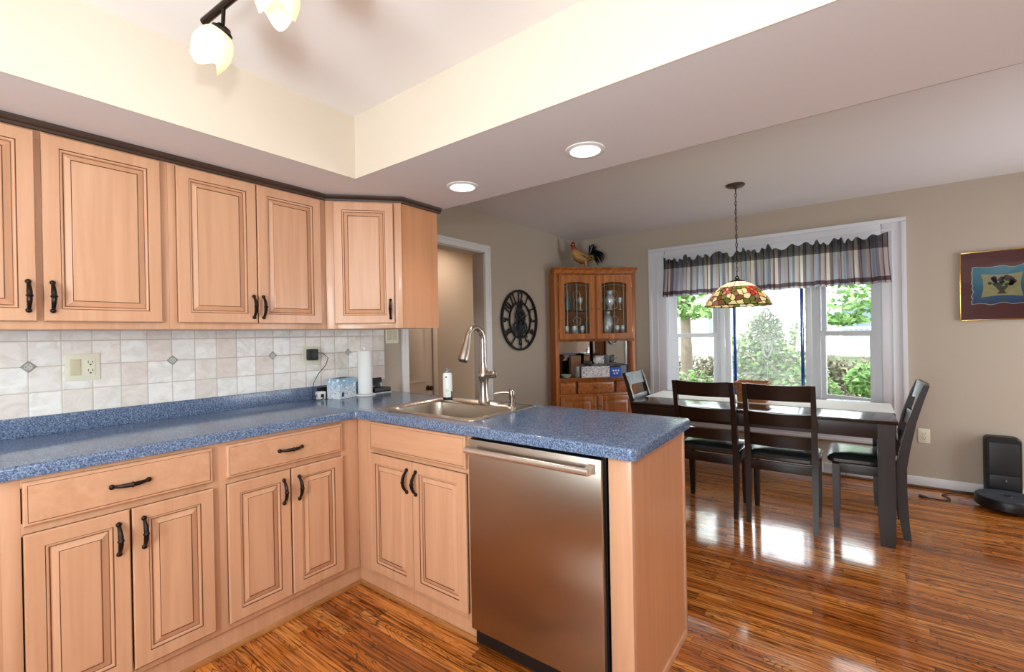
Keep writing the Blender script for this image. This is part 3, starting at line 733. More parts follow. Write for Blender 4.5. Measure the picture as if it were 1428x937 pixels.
# ------------------------------------------------------------------ upper cabinets
MU = F((.33, 0, 0), (0, 1, 0), (1, 0, 0)); ZB, ZT = 1.338, 2.084
def upper(y0, y1, doors, label):
    t = thing('wall_cabinet', (.165, (y0+y1)/2, ZB), label, 'cabinet')
    s = doors[0][0]-y0+.012; e = doors[-1][1]-.012
    carcass(t, MU, y0, y1, .322, ZB, ZT, [(y0, y0+s, ZB, ZT), (e, y1, ZB, ZT), (y0+s, e, ZT-.06, ZT), (y0+s, e, ZB, ZB+.045)]+([(doors[0][1]-.012, doors[1][0]+.012, ZB+.045, ZT-.06)] if len(doors) > 1 else []), top=True)
    return t
t = upper(-1.50, -.719, [(-1.46, -1.115), (-1.098, -.747)], 'maple wall cabinet at far left with two wide raised-panel doors')
add_door(t, MU, -1.46, -1.115, 1.366, 2.045, handle=-1.115-.022, hz=1.455); add_door(t, MU, -1.098, -.747, 1.366, 2.045, handle=-1.098+.022, hz=1.455)
t = upper(-.7185, .0095, [(-.691, -.3645), (-.3595, -.028)], 'maple wall cabinet in the middle of the row with two narrow doors')
add_door(t, MU, -.691, -.3645, 1.366, 2.045, handle=-.3645-.02, hz=1.445); add_door(t, MU, -.3595, -.028, 1.366, 2.045, handle=-.3595+.02, hz=1.445)
# diagonal corner cabinet
t = thing('corner_wall_cabinet', (.3, .3, ZB), 'maple corner wall cabinet with one angled door and plain end panel', 'cabinet')
bm = new(); pc = [(0.009, .0105), (.325, .0105), (.606, .311), (.606, .6), (0.009, .6)]
prism(bm, pc, ZB, ZT); mesh('carcass', bm, 'maple_side', t)
u = Vector((.61-.33, .313-.012, 0)); Lc = u.length; u.normalize(); n = Vector((u.y, -u.x, 0)); MC = F((.330, .0125, 0), u, n)
bm = new(); s0, s1 = .055, .042
for f_ in ((0, s0, ZB, ZT), (Lc-s1, Lc, ZB, ZT), (s0, Lc-s1, ZT-.045, ZT), (s0, Lc-s1, ZB, ZB+.035)): box(bm, f_[0], f_[1], -.004, .006, f_[2], f_[3], .0006, MC)
mesh('face_frame', bm, 'maple', t)
MC2 = MC @ Matrix.Translation((0, .006, 0)); add_door(t, MC2, .044, Lc-.044, 1.366, 2.045, handle=Lc-.044-.022, hz=1.445)
# crown
bm = new(); path = [(.342, -2.2), (.342, .006), (.622, .307), (.622, .618)]
def sweep_path(bm, path, prof):
    lo = []
    for i, p in enumerate(path):
        p = Vector(p); a = (Vector(path[i])-Vector(path[i-1])).normalized() if i else None; b = (Vector(path[i+1])-p).normalized() if i < len(path)-1 else None
        a = a or b; b = b or a; na = Vector((a.y, -a.x)); nb = Vector((b.y, -b.x)); nn = (na+nb); nn = nn/(nn.length_squared/2) if nn.length else na
        lo.append([Vector((p.x+nn.x*o, p.y+nn.y*o, z)) for o, z in prof])
    rings(bm, lo, True, True, smooth=False)
sweep_path(bm, path, [(-.02, 2.053), (.0, 2.053), (.003, 2.062), (.001, 2.064), (.008, 2.07), (.012, 2.0845), (-.02, 2.0845)])
tag(mesh('crown_moulding', bm, 'crown'), 'thin dark glazed moulding along the tops of the wall cabinets', 'moulding')

# ------------------------------------------------------------------ outlets / switches
def plate(name, M4, w_, h_, devs, label, cat, thick=.005):
    t = thing(name, (M4 @ Vector((0, 0, 0))), label, cat)
    bm = new(); box(bm, -w_/2, w_/2, 0, thick, -h_/2, h_/2, .002, M4); pl = mesh('cover_plate', bm, 'ivory', t)
    for (k, u) in devs:
        if k == 'outlet':
            bm = new(); box(bm, u-.0165, u+.0165, thick, thick+.002, -.034, .034, .0008, M4); oo = mesh('outlet', bm, 'ivory', t)
            for z in (-.018, .018):
                bm = new(); box(bm, u-.0085, u-.006, thick+.001, thick+.0026, z-.001, z+.008, 0, M4); box(bm, u+.006, u+.0085, thick+.001, thick+.0026, z-.001, z+.007, 0, M4)
                box(bm, u-.003, u+.003, thick+.001, thick+.0026, z-.011, z-.006, 0, M4); mesh('socket_slots', bm, 'slot', oo)
        else:
            bm = new(); box(bm, u-.0165, u+.0165, thick, thick+.004, -.034, .034, .0015, M4); mesh('rocker_switch', bm, pm('rocker ivory', (206, 200, 168), .35), t)
    return t
PL = lambda y, z, x=.008: F((x, y, z), (0, 1, 0), (1, 0, 0))
plate('wall_switch_plate', PL(-.941, 1.182), .112, .115, [('switch', -.024), ('outlet', .024)], 'ivory double plate with switch and outlet on the tile at left', 'outlet plate')
plate('wall_outlet', PL(.097, 1.182), .112, .115, [('outlet', -.024), ('switch', .024)], 'ivory outlet plate behind the plugged-in black charger', 'outlet plate')
plate('light_switch', PL(.715, 1.30, .0), .115, .115, [('switch', -.024), ('switch', .024)], 'ivory light switch plate under the corner wall cabinet', 'switch plate')
plate('light_switch', F((HX, 2.60, 1.18), (0, 1, 0), (1, 0, 0)), .10, .12, [('switch', -.022), ('switch', .022)], 'ivory switch plate on the tan hall wall behind the faucet', 'switch plate')
plate('wall_outlet', F((3.135, YW, .415), (1, 0, 0), (0, -1, 0)), .072, .115, [('outlet', 0)], 'ivory wall outlet low on the wall right of the window', 'outlet plate')
# charger
t = thing('power_adapter', (.02, .085, 1.19), 'black plug-in adapter with a thin cord hanging to the worktop', 'adapter')
bm = new(); box(bm, .016, .062, .058, .112, 1.155, 1.222, .005); mesh('adapter_body', bm, 'black', t)
bm = new(); tube(bm, [(.04, .112, 1.20), (.045, .15, 1.195), (.05, .182, 1.165), (.05, .165, 1.12), (.05, .115, 1.07), (.05, .085, 1.02), (.055, .07, .95), (.07, .06, .923), (.09, .055, .919), (.11, .065, .918)], .0022, 6); mesh('cord', bm, 'black', t)
# ------------------------------------------------------------------ things on the worktop
t = thing('usb_charger', (.08, .11, .9145), 'small white charger block with black cords beside the tissue box', 'charger')
bm = new(); box(bm, .058, .102, .086, .132, .9145, .965, .006); mesh('block', bm, 'white', t)
bm = new(); box(bm, .1015, .1035, .098, .118, .93, .95, .0005); mesh('port', bm, 'slot', t)
bm = new(); tube(bm, [(.104, .108, .94), (.12, .105, .925), (.125, .085, .919), (.105, .065, .919), (.085, .07, .93), (.08, .084, .945)], .003, 6); mesh('cord', bm, 'black', t)
t = thing('black_gadget_box', (.035, .18, .9145), 'black box resting behind the tissue box on the worktop lip', 'gadget')
bm = new(); box(bm, .022, .05, .12, .235, .9145, .985, .005); mesh('body', bm, 'black', t)
tb = thing('tissue_box', (.125, .225, .9145), 'blue and white patterned cube tissue box beside the paper towels', 'tissue box')
R0 = Matrix.Translation((.125, .225, 0)) @ Matrix.Rotation(math.radians(14), 4, 'Z')
tt = NT('tissue box print'); x, y, z = tt.sep(tt.co())
n1 = tt.noise(tt.co(), 95, 3, .6); n2 = tt.noise(tt.co(), 38, 2)
c = tt.mix(tt.mapr(z, .02, .12, 0, 1), lin((232, 238, 240)), lin((138, 180, 208)))
c = tt.mix(tt.mapr(n1, .54, .62, 0, .8), c, lin((84, 128, 176))); c = tt.mix(tt.mapr(n2, .56, .64, 0, .9), c, lin((240, 244, 244)))
tt.P(Base_Color=c, Roughness=.5)
bm = new(); box(bm, -.05, .05, -.072, .072, .9145, 1.038, .002, R0); mesh('carton', bm, tt.m, tb)
bm = new(); rings(bm, [[R0 @ Vector((.022*k*math.cos(a), .04*k*math.sin(a), 1.0385+dz)) for a in [2*PI*i/14 for i in range(14)]] for k, dz in ((1, 0), (.96, .001))], False, True); mesh('opening', bm, 'slot', tb)
bm = new(); R1 = R0 @ Matrix.Translation((.0505, -.045, .9145))
prism(bm, [(-.008, .014), (.008, .014), (.010, .034), (.004, .042), (-.004, .042), (-.010, .034)], 0, .001, R1 @ Matrix(((0, 0, 1, 0), (1, 0, 0, 0), (0, 1, 0, 0), (0, 0, 0, 1)))); mesh('printed_emblem', bm, pm('navy print', (44, 44, 110), .5), tb)
pt = thing('paper_towel_holder', (.156, .372, .9145), 'white paper towel roll upright on a round white stand', 'paper towels')
bm = new(); lathe(bm, [(0, 0), (.064, 0), (.067, .004), (.064, .009), (.02, .012), (0, .012)], 32, (.156, .372, .9145)); mesh('stand_base', bm, 'white', pt)
bm = new(); lathe(bm, [(0, .01), (.009, .01), (.009, .285), (.006, .290), (.012, .298), (.0135, .306), (.010, .314), (0, .317)], 16, (.156, .372, .9145)); mesh('rod', bm, 'white', pt)
bm = new(); lathe(bm, [(.018, .014), (.044, .013), (.0455, .02), (.0455, .284), (.044, .287), (.018, .287)], 36, (.156, .372, .9145), cap=False)
mesh('towel_roll', bm, 'paper', pt)
bt = thing('charging_dock', (.1, .49, .9145), 'black desktop dock on a white pad at the end of the worktop', 'gadget')
bm = new(); box(bm, .05, .16, .447, .58, .9145, .919, .002); mesh('white_pad', bm, 'white', bt)
bm = new(); box(bm, .05, .158, .445, .575, .9195, .951, .006); mesh('base', bm, 'black', bt)
bm = new(); box(bm, -.006, .006, .445, .56, 0, .068, .003, Matrix.Translation((.085, 0, .945)) @ Matrix.Rotation(math.radians(-12), 4, 'Y')); mesh('screen', bm, pm('dark glossy screen', (36, 40, 46), .12), bt)

# ------------------------------------------------------------------ recessed downlights
def downlight(x, y, label):
    t = thing('recessed_light', (x, y, ZS), label, 'ceiling light')
    bm = new(); lathe(bm, [(.064, -.002), (.066, -.008), (.084, -.004), (.086, .0)], 40, (x, y, ZS), cap=False); mesh('trim_ring', bm, 'white', t)
    bm = new(); lathe(bm, [(.0, -.004), (.0645, -.004), (.0645, -.001), (0, -.001)], 40, (x, y, ZS)); mesh('lens', bm, emis('lit lens', (255, 250, 240), 4.0), t)
    d = bpy.data.lights.new('downlight_bulb', 'SPOT'); d.energy = DOWN; d.spot_size = math.radians(120); d.spot_blend = .8; d.shadow_soft_size = .05; d.color = (1, .95, .88)
    o = bpy.data.objects.new('downlight_bulb', d); o.location = (x, y, ZS-.03); COL.objects.link(o)
downlight(1.752, .384, 'round recessed downlight in the soffit, right of two')
downlight(1.013, .398, 'round recessed downlight in the soffit near the corner wall cabinet')
downlight(3.25, .36, 'added unseen downlight in the soffit beyond the right picture edge')  # out-of-view downlight added for extra light

# ------------------------------------------------------------------ track light
t = thing('track_light', (1.6, -.8, ZC), 'dark bronze ceiling bar light with glowing alabaster tulip shades', 'ceiling light')
lampmat = NT('glowing alabaster glass')
nz = lampmat.noise(lampmat.co(), 14, 3, .5, .5); lw_ = lampmat.n('ShaderNodeLayerWeight'); lw_.inputs[0].default_value = .35
ec = lampmat.mix(lampmat.mapr(nz, .38, .68, 0, .7), lin((255, 236, 176)), lin((236, 196, 112)))
lampmat.P(Base_Color=lin((240, 222, 176)), Roughness=.4, Emission_Color=ec, Emission_Strength=.8)
dk = M['bronze']
bm = new(); tube(bm, [(1.055, -.826, 2.285), (1.3, -.80, 2.30), (1.6, -.81, 2.305), (1.9, -.80, 2.30), (2.15, -.82, 2.29)], .011, 10); mesh('bar', bm, dk, t)
bm = new(); lathe(bm, [(0, 0), (.06, 0), (.06, -.012), (.045, -.02), (.012, -.022), (.012, -.1), (0, -.1)], 24, (1.6, -.81, ZC)); mesh('canopy', bm, dk, t)
heads = [((1.175, -.815, 2.29), Vector((-.42, -.33, -.85)), 0), ((1.47, -.80, 2.295), Vector((-.06, .02, -1)), 1), ((1.78, -.80, 2.295), Vector((.25, -.2, -.95)), 2), ((2.07, -.81, 2.29), Vector((.2, .3, -.93)), 3)]
for (p, d, k) in heads:
    p = Vector(p); d.normalize(); c0 = p+Vector((-.02, -.005, -.055)) if k == 0 else p+Vector((0, 0, -.045))
    if k == 0: c0 = Vector((1.125, -.80, 2.243))
    q = d.to_track_quat('Z', 'Y').to_matrix().to_4x4(); X = Matrix.Translation(c0) @ q
    bm = new(); tube(bm, [p, c0], .0055, 8); lathe(bm, [(0, -.012), (.018, -.012), (.021, -.006), (.030, .0), (.030, .008), (.0, .010)], 20, M4=X); so = mesh('lamp_socket', bm, dk, t)
    bm = new(); N = 36; prof = [(.026, .004), (.040, .018), (.050, .038), (.055, .06), (.053, .082), (.043, .108)]; loops = []
    for j, (r, z) in enumerate(prof):
        kk = j/(len(prof)-1)
        loops.append([X @ Vector((r*(1+.05*kk*math.cos(3*2*PI*i/N))*math.cos(2*PI*i/N), r*(1+.05*kk*math.cos(3*2*PI*i/N))*math.sin(2*PI*i/N), z+.016*kk**2*math.cos(3*2*PI*i/N+k))) for i in range(N)])
    inn = [[pp+(X.translation+d*.05-pp)*.06 for pp in lp] for lp in loops[::-1]]
    rings(bm, loops+inn, True, True); mesh('glass_shade', bm, lampmat.m, so)
    ld = bpy.data.lights.new('track_bulb', 'POINT'); ld.energy = TRACK; ld.color = (1, .93, .8); ld.shadow_soft_size = .05
    lo = bpy.data.objects.new('track_bulb', ld); lo.location = c0+d*.16; COL.objects.link(lo)

# ------------------------------------------------------------------ dining furniture
def square_leg(bm, pts, ws, ds, M4=None):
    lo = []
    for (x, y, z), a, b in zip(pts, ws, ds): lo.append([Vector((x-a/2, y-b/2, z)), Vector((x+a/2, y-b/2, z)), Vector((x+a/2, y+b/2, z)), Vector((x-a/2, y+b/2, z))])
    b_ = bmesh.new(); rings(b_, lo, smooth=False); merge(bm, b_, M4)
TX0, TX1, TY0, TY1, TZ = 1.285, 2.885, 2.00, 2.87, .745
t = thing('dining_table', ((TX0+TX1)/2, (TY0+TY1)/2, 0), 'long dark espresso wood dining table below the stained glass pendant', 'table')
bm = new(); box(bm, TX0, TX1, TY0, TY1, TZ-.024, TZ, .006); mesh('tabletop', bm, 'espresso_h' if 'espresso_h' in M else wood('espresso top', (20, 11, 9), (40, 24, 18), (28, 16, 12), .12, 'x', .5, 40), t)
bm = new(); i = .045
for a in ((TX0+i, TX1-i, TY0+i-.02, TY0+i), (TX0+i, TX1-i, TY1-i, TY1-i+.02), (TX0+i-.02, TX0+i, TY0+i, TY1-i), (TX1-i, TX1-i+.02, TY0+i, TY1-i)): box(bm, a[0], a[1], a[2], a[3], TZ-.115, TZ-.0245, .001)
mesh('apron', bm, 'espresso', t)
for (x, y) in ((TX0+.055, TY0+.055), (TX1-.055, TY0+.055), (TX0+.055, TY1-.055), (TX1-.055, TY1-.055)):
    bm = new(); square_leg(bm, [(x, y, 0), (x, y, .05), (x, y, .12), (x, y, TZ-.0245)], [.068, .074, .078, .08], [.068, .074, .078, .08]); mesh('leg', bm, 'espresso', t)
def make_chair(label):
    t = thing('dining_chair', (0, 0, 0), label, 'chair', 'dark ladder-back dining chairs around the table')
    for s in (-1, 1):
        bm = new(); X = s*.188
        square_leg(bm, [(X, -.196, 0), (X, -.182, .12), (X, -.172, .30), (X, -.172, .44), (X, -.19, .55), (X, -.225, .72), (X, -.265, .86), (X, -.292, .94)],
                   [.026, .030, .034, .036, .034, .03, .028, .026], [.038, .044, .050, .052, .048, .040, .034, .028]); mesh('leg', bm, 'espresso', t)
        bm = new(); X2 = s*.188; square_leg(bm, [(X2, .152, 0), (X2, .152, .1), (X2, .152, .415)], [.028, .036, .04], [.028, .036, .04]); mesh('leg', bm, 'espresso', t)
    bm = new()
    for s in (-1, 1): box(bm, s*.188-.011, s*.188+.011, -.155, .135, .36, .42, .001)
    box(bm, -.172, .172, -.19, -.168, .36, .42, .001); box(bm, -.172, .172, .142, .164, .36, .42, .001); mesh('seat_frame', bm, 'espresso', t)
    bm = new()
    def seat(inset, z, yy=0):
        out = []
        W0, W1 = .20-inset, .218-inset
        for q in rrect(-1, 1, -1, 1, .22, 0, 5):
            fy_ = (q.y+1)/2; wdt = W0+(W1-W0)*fy_
            out.append(Vector((q.x*wdt, (-.165+inset)+fy_*(.36-2*inset), z)))
        return out
    rings(bm, [seat(.008, .421), seat(-.002, .432), seat(-.004, .45), seat(.006, .464), seat(.03, .473), seat(.08, .478), seat(.14, .480)]); mesh('seat', bm, 'leather', t)
    def rail(z0, z1, yb0, yb1, name):
        bm = new(); N = 12; lo = []
        for i in range(N+1):
            x = -.176+.352*i/N; cv = -.022*(1-(2*i/N-1)**2); arch = .006*(1-(2*i/N-1)**2)
            lo.append([Vector((x, yb0+cv-.009, z0-arch*0)), Vector((x, yb0+cv+.009, z0)), Vector((x, yb1+cv+.009, z1-arch)), Vector((x, yb1+cv-.009, z1-arch))])
        rings(bm, lo); mesh(name, bm, 'espresso', t)
    rail(.835, .942, -.258, -.29, 'top_rail'); rail(.665, .755, -.213, -.234, 'back_slat'); rail(.525, .605, -.188, -.2, 'back_slat')
    return t
ch = make_chair('dark ladder-back chair on the near side of the table, left of two')
ch.location = (1.84, 2.185, 0)
for (x, y, r, lab) in ((2.295, 2.18, 0, 'dark ladder-back chair on the near side of the table, right of two'),
                       (2.735, 2.395, PI/2, 'dark ladder-back chair seen side-on at the right end of the table'),
                       (1.405, 2.475, -PI/2, 'dark ladder-back chair at the far left end of the table by the oak cabinet')):
    c = copy_tree(ch); c.location = (x, y, 0); c.rotation_euler = (0, 0, r); c['label'] = lab
# runner
bm = new(); N = 30
lo = []
for i in range(N+1):
    x = TX0+.0+(TX1+.004-TX0)*i/N; lo.append([Vector((x, 2.32, TZ+.0008)), Vector((x, 2.77, TZ+.0008)), Vector((x, 2.77, TZ+.0032)), Vector((x, 2.32, TZ+.0032))])
for (dx, z) in ((.006, TZ-.004), (.0075, TZ-.05), (.010, TZ-.10), (.014, TZ-.17)):
    x = TX1+dx; lo.append([Vector((x, 2.325, z)), Vector((x+.002, 2.765, z)), Vector((x+.004, 2.765, z)), Vector((x+.003, 2.325, z))])
rings(bm, lo, smooth=False); tag(mesh('table_runner', bm, pm('white linen', (240, 240, 236), .8)), 'white cloth runner lying along the dining table', 'table runner')
# basket
bk = thing('wicker_basket', (2.07, 2.45, TZ+.004), 'brown woven wicker basket on the table runner', 'basket')
wk = NT('wicker'); x, y, z = wk.sep(wk.co()); st = wk.math('SINE', wk.math('MULTIPLY', z, 520)); cr = wk.math('SINE', wk.math('MULTIPLY', wk.math('ADD', x, y), 260))
pat = wk.math('MULTIPLY', st, cr); wk.P(Base_Color=wk.ramp(wk.mapr(pat, -1, 1, 0, 1), [(.2, lin((112, 62, 28))), (.5, lin((176, 112, 62))), (.85, lin((206, 148, 94)))]), Roughness=.6); wk.bump(pat, .6, .004)
bm = new(); bx, by, z0 = 2.07, 2.45, TZ+.004
L0 = lambda hx, hy, z: rrect(bx-hx, bx+hx, by-hy, by+hy, .015, z, 3)
rings(bm, [L0(.095, .075, z0), L0(.10, .08, z0+.05), L0(.108, .086, z0+.13), L0(.102, .080, z0+.13), L0(.094, .074, z0+.05), L0(.088, .068, z0+.008)]); mesh('woven_body', bm, wk.m, bk)
bm = new()
for zz_ in (.118, .130, .142): tube(bm, [p_ for p_ in L0(.112, .09, z0+zz_)], .0075, 8, closed=True)
mesh('rim', bm, wk.m, bk)

# ------------------------------------------------------------------ pendant
px_, py_ = 1.982, 2.416
t = thing('pendant_lamp', (px_, py_, ZD), 'stained glass dome pendant lamp hanging on a chain over the table', 'pendant lamp')
bm = new(); lathe(bm, [(0, 0), (.066, 0), (.066, -.008), (.05, -.02), (.02, -.026), (.008, -.034), (0, -.034)], 28, (px_, py_, ZD)); mesh('ceiling_canopy', bm, pm('antique bronze', (96, 84, 70), .3, .8), t)
bm = new(); z = ZD-.03; k = 0
while z > 1.70:
    pl = []
    for i in range(12):
        a = 2*PI*i/12; ux = .0075*math.cos(a); uz = .0185*math.sin(a); pl.append((px_+(ux if k % 2 else 0), py_+(0 if k % 2 else ux), z-.019+uz))
    tube(bm, pl, .0019, 6, closed=True); z -= .0315; k += 1
tube(bm, [(px_+.004, py_+.004, ZD-.03), (px_-.004, py_, 2.2), (px_+.004, py_, 1.95), (px_, py_, 1.69)], .0016, 5); mesh('chain', bm, 'bronze', t)
ZR = 1.476
bm = new(); tube(bm, [(px_+.013*math.cos(a), py_, 1.688+.013*math.sin(a)) for a in [2*PI*i/14 for i in range(14)]], .003, 6, closed=True)
lathe(bm, [(0, .210), (.008, .210), (.010, .204), (.022, .199), (.056, .187), (.060, .180), (0, .180)], 24, (px_, py_, ZR)); mesh('finial_cap', bm, 'bronze', t)
def dome():
    NU, NV = 300, 64; prof = [(.040, .190), (.086, .170), (.130, .142), (.168, .109), (.200, .071), (.223, .033), (.235, 0)]
    def pr_(v):
        s = v*(len(prof)-1); i = min(int(s), len(prof)-2); f = s-i; return prof[i][0]*(1-f)+prof[i+1][0]*f, prof[i][1]*(1-f)+prof[i+1][1]*f
    rnd = random.Random(11); seeds = []
    pal = {'cream': (236, 222, 168), 'cream2': (240, 230, 196), 'olive': (104, 112, 52), 'green': (122, 128, 66), 'brown': (122, 84, 60), 'mauve': (156, 108, 92), 'peach': (230, 176, 120), 'rose': (196, 96, 92), 'pink': (206, 130, 122), 'red': (186, 58, 46), 'orange': (206, 104, 66), 'wine': (146, 76, 78)}
    PER = 2*PI*.2   # flattened circumference
    for k in range(6):
        th = (k+.25)/6; c0 = (th*PER, 0.46+.03*(k % 2)); red = k % 2
        seeds.append((c0[0], c0[1]*.24, 'peach' if not red else 'orange'))
        for j in range(6):
            a = 2*PI*j/6+k; seeds.append((c0[0]+.030*math.cos(a), c0[1]*.24+.026*math.sin(a), ('red', 'red', 'orange')[j % 3] if red else ('rose', 'pink', 'wine')[j % 3]))
    for _ in range(420):
        p = (rnd.random()*PER, rnd.uniform(.36, 1.0)*.24)
        if all(((abs(p[0]-q[0]) if abs(p[0]-q[0]) < PER/2 else PER-abs(p[0]-q[0]))**2+(p[1]-q[1])**2) > .026**2 for q in seeds):
            v = p[1]/.24
            cl = rnd.choice(['cream', 'cream', 'cream2', 'olive', 'green', 'brown', 'mauve', 'peach'] if v > .5 else ['cream', 'olive', 'green', 'mauve', 'peach', 'cream2'])
            seeds.append((p[0], p[1], cl))
    V = []; Fc = []; Cc = []
    for j in range(NV+1):
        r, z = pr_(j/NV)
        for i in range(NU):
            a = 2*PI*i/NU; dz = (-.004*abs(math.sin(a*9)) if j == NV else 0); V.append((px_+r*math.cos(a), py_+r*math.sin(a), ZR+z+dz))
    led = lin((34, 28, 22))
    for j in range(NV):
        v = (j+.5)/NV
        for i in range(NU):
            u_ = (i+.5)/NU; Fc.append((j*NU+i, j*NU+(i+1) % NU, (j+1)*NU+(i+1) % NU, (j+1)*NU+i))
            if v < .36:
                f = (u_*16) % 1; c = lin(pal['cream2']) if abs(v-.352) > .008 else led
                if min(f, 1-f) < .028/(.35+v*2): c = led
            else:
                X_, Y_ = u_*PER, v*.24; d1 = d2 = 9; cb = None
                for q in seeds:
                    dx = abs(X_-q[0]); dx = min(dx, PER-dx); dy = Y_-q[1]
                    if dx > .06 or abs(dy) > .06: continue
                    dd = math.hypot(dx*1.15, dy)
                    if dd < d1: d2 = d1; d1 = dd; cb = q[2]
                    elif dd < d2: d2 = dd
                c = led if (d2-d1 < .0048 or v > .985) else lin(pal[cb])
            Cc.append(c)
    return V, Fc, Cc
V, Fc, Cc = dome(); sg = vcol('stained glass', .2, .55); colored('glass_shade', V, Fc, Cc, sg, t)
bm = new(); lathe(bm, [(0, 0), (.012, 0), (.014, -.04), (0, -.05)], 12, (px_, py_, ZR+.14)); mesh('bulb_socket', bm, 'bronze', t)
ld = bpy.data.lights.new('pendant_bulb', 'POINT'); ld.energy = 2.2; ld.color = (1, .90, .74); ld.shadow_soft_size = .03
lo = bpy.data.objects.new('pendant_bulb', ld); lo.location = (px_, py_, ZR+.06); COL.objects.link(lo)

# ------------------------------------------------------------------ valance
def valance():
    x0, x1 = 1.105, 2.93; NU, NV = 560, 22; V = []; Fc = []; Cc = []
    rnd = random.Random(5); ph = [0]
    for i in range(NU): ph.append(ph[-1]+.36*(.55+.9*rnd.random())*(1+.4*math.sin(i*.031)+.25*math.sin(i*.11)))
    pal = [((186, 188, 202), .026), ((146, 142, 156), .014), ((206, 192, 190), .022), ((118, 92, 102), .006), ((230, 220, 218), .020), ((150, 128, 126), .014), ((122, 106, 118), .007), ((172, 176, 194), .022), ((184, 164, 158), .018), ((110, 88, 98), .005)]
    tot = sum(w for _, w in pal)
    def stripe(s):
        s %= tot
        for c, w in pal:
            if s < w: return c
            s -= w
        return pal[0][0]
    rows = [(0, .055), (.35, .04), (.7, .022), (1, .010), (1.3, .0), (1.6, -.015)]
    for j in range(NV+1):
        f = j/NV
        if f < .16: g = f/.16; z = 2.042-.057*g; amp = .007+.030*math.sin(PI*min(1, (1-g)*.8))
        elif f < .26: g = (f-.16)/.10; z = 1.985-.035*g; amp = .006+.002*g
        else: g = (f-.26)/.74; z = 1.95-.295*g; amp = (.009+.026*g**.7)*(.7+.5*math.sin(i*.045)**2)
        for i in range(NU+1):
            u = i/NU; s = math.sin(ph[i]); s2 = math.sin(ph[i]*.37+2)
            zz = z
            if f < .16: zz += (1-f/.16)*(.015*math.sin(ph[i]*.8+1.2)+.012*s2+.012*math.sin(ph[i]*.23))
            if f > .3: zz += .006*s2*(f-.3)
            spread = (f**2)*.022*(1 if u > .5 else -1)*abs(2*u-1)**3
            V.append((x0+(x1-x0)*u+spread+.004*math.cos(ph[i])*f, 3.392+amp*s+.006*s2*f, zz))
    for j in range(NV):
        f = (j+.5)/NV
        for i in range(NU):
            Fc.append((j*(NU+1)+i, j*(NU+1)+i+1, (j+1)*(NU+1)+i+1, (j+1)*(NU+1)+i))
            c = stripe((i/NU)*1.45+.03)
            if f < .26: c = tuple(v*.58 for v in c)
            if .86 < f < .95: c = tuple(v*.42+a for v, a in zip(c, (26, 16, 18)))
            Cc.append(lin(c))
    return V, Fc, Cc
vt = thing('window_valance', (2.02, 3.41, 2.0), 'gathered plaid valance in greys and beiges across the bay window', 'valance')
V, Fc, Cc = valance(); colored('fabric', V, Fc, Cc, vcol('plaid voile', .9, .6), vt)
bm = new(); tube(bm, [(1.10, 3.44, 1.968), (1.10, 3.412, 1.968), (2.935, 3.412, 1.968), (2.935, 3.44, 1.968)], .006, 8); mesh('curtain_rod', bm, 'trim', vt)

# ------------------------------------------------------------------ oak corner hutch
A = Vector((.1335, 2.8054, 0)); uH = Vector((1, 1, 0)).normalized(); nH = Vector((1, -1, 0)).normalized(); MH = F(A, uH, nH); WH = .879
hu = thing('corner_hutch', (.35, 3.05, 0), 'golden oak corner display cabinet with leaded glass doors', 'cabinet')
def hp(p): q = MH.inverted() @ Vector((p[0], p[1], 0)); return (q.x, q.y)
back = [hp((.006, 2.90)), hp((.006, 3.466)), hp((.70, 3.466))]
foot = [(0, 0), (WH, 0), (WH, -.012)]+back[::-1]
def slab(bm, z0, z1, grow=0, gr=None):
    pts = [(0-grow, grow), (WH+min(grow, .02), grow), (WH+min(grow, .02), -.015)]+back[::-1]; prism(bm, pts, z0, z1, MH)
bm = new()
slab(bm, .02, .06); slab(bm, .77, .80); slab(bm, 1.20, 1.23); slab(bm, 1.925, 1.95)
box(bm, 0, WH, -.001, .001, .0, .0001, 0, MH)
# side returns
def vwall(bm, p, q, z0, z1, th=.015):
    p = Vector(p); q = Vector(q); d = (q-p).normalized(); nn = Vector((-d.y, d.x))*th
    prism(bm, [(p.x, p.y), (q.x, q.y), (q.x+nn.x, q.y+nn.y), (p.x+nn.x, p.y+nn.y)], z0, z1, MH)
vwall(bm, back[0], (0, 0), 0, 1.95); vwall(bm, (WH, 0), (WH, -.015), 0, 1.95)
mesh('case', bm, 'oak', hu)
bm = new()
vwall(bm, back[1], back[0], .8, 1.95, .008); vwall(bm, back[2], back[1], .8, 1.95, .008); mesh('back_panel', bm, 'oak', hu)
bm = new()
for z0, z1 in ((.805, 1.195),):
    a0, a1, a2 = Vector(back[0]), Vector(back[1]), Vector(back[2])
    b0 = a0+Vector((.03, .0)); b1 = a1+Vector((0, .04)); b2 = a2+Vector((-.03, .0))
    vwall(bm, b1, b0, z0, z1, .004); vwall(bm, b2, b1, z0, z1, .004)
mesh('mirror_back', bm, 'mirror', hu)
bm = new()
for (a, b, z0, z1) in ((0, .026, 0, 1.95), (WH-.026, WH, 0, 1.95), (.026, WH-.026, 1.92, 1.95), (.026, WH-.026, 1.198, 1.232), (.026, WH-.026, .765, .803), (.026, WH-.026, .60, .63), (.026, WH-.026, .0, .09), (.42, .452, 1.232, 1.92), (.42, .452, .09, .60)):
    box(bm, a, b, -.02, 0, z0, z1, .001, MH)
mesh('face_frame', bm, 'oak', hu)
bm = new(); lo = []
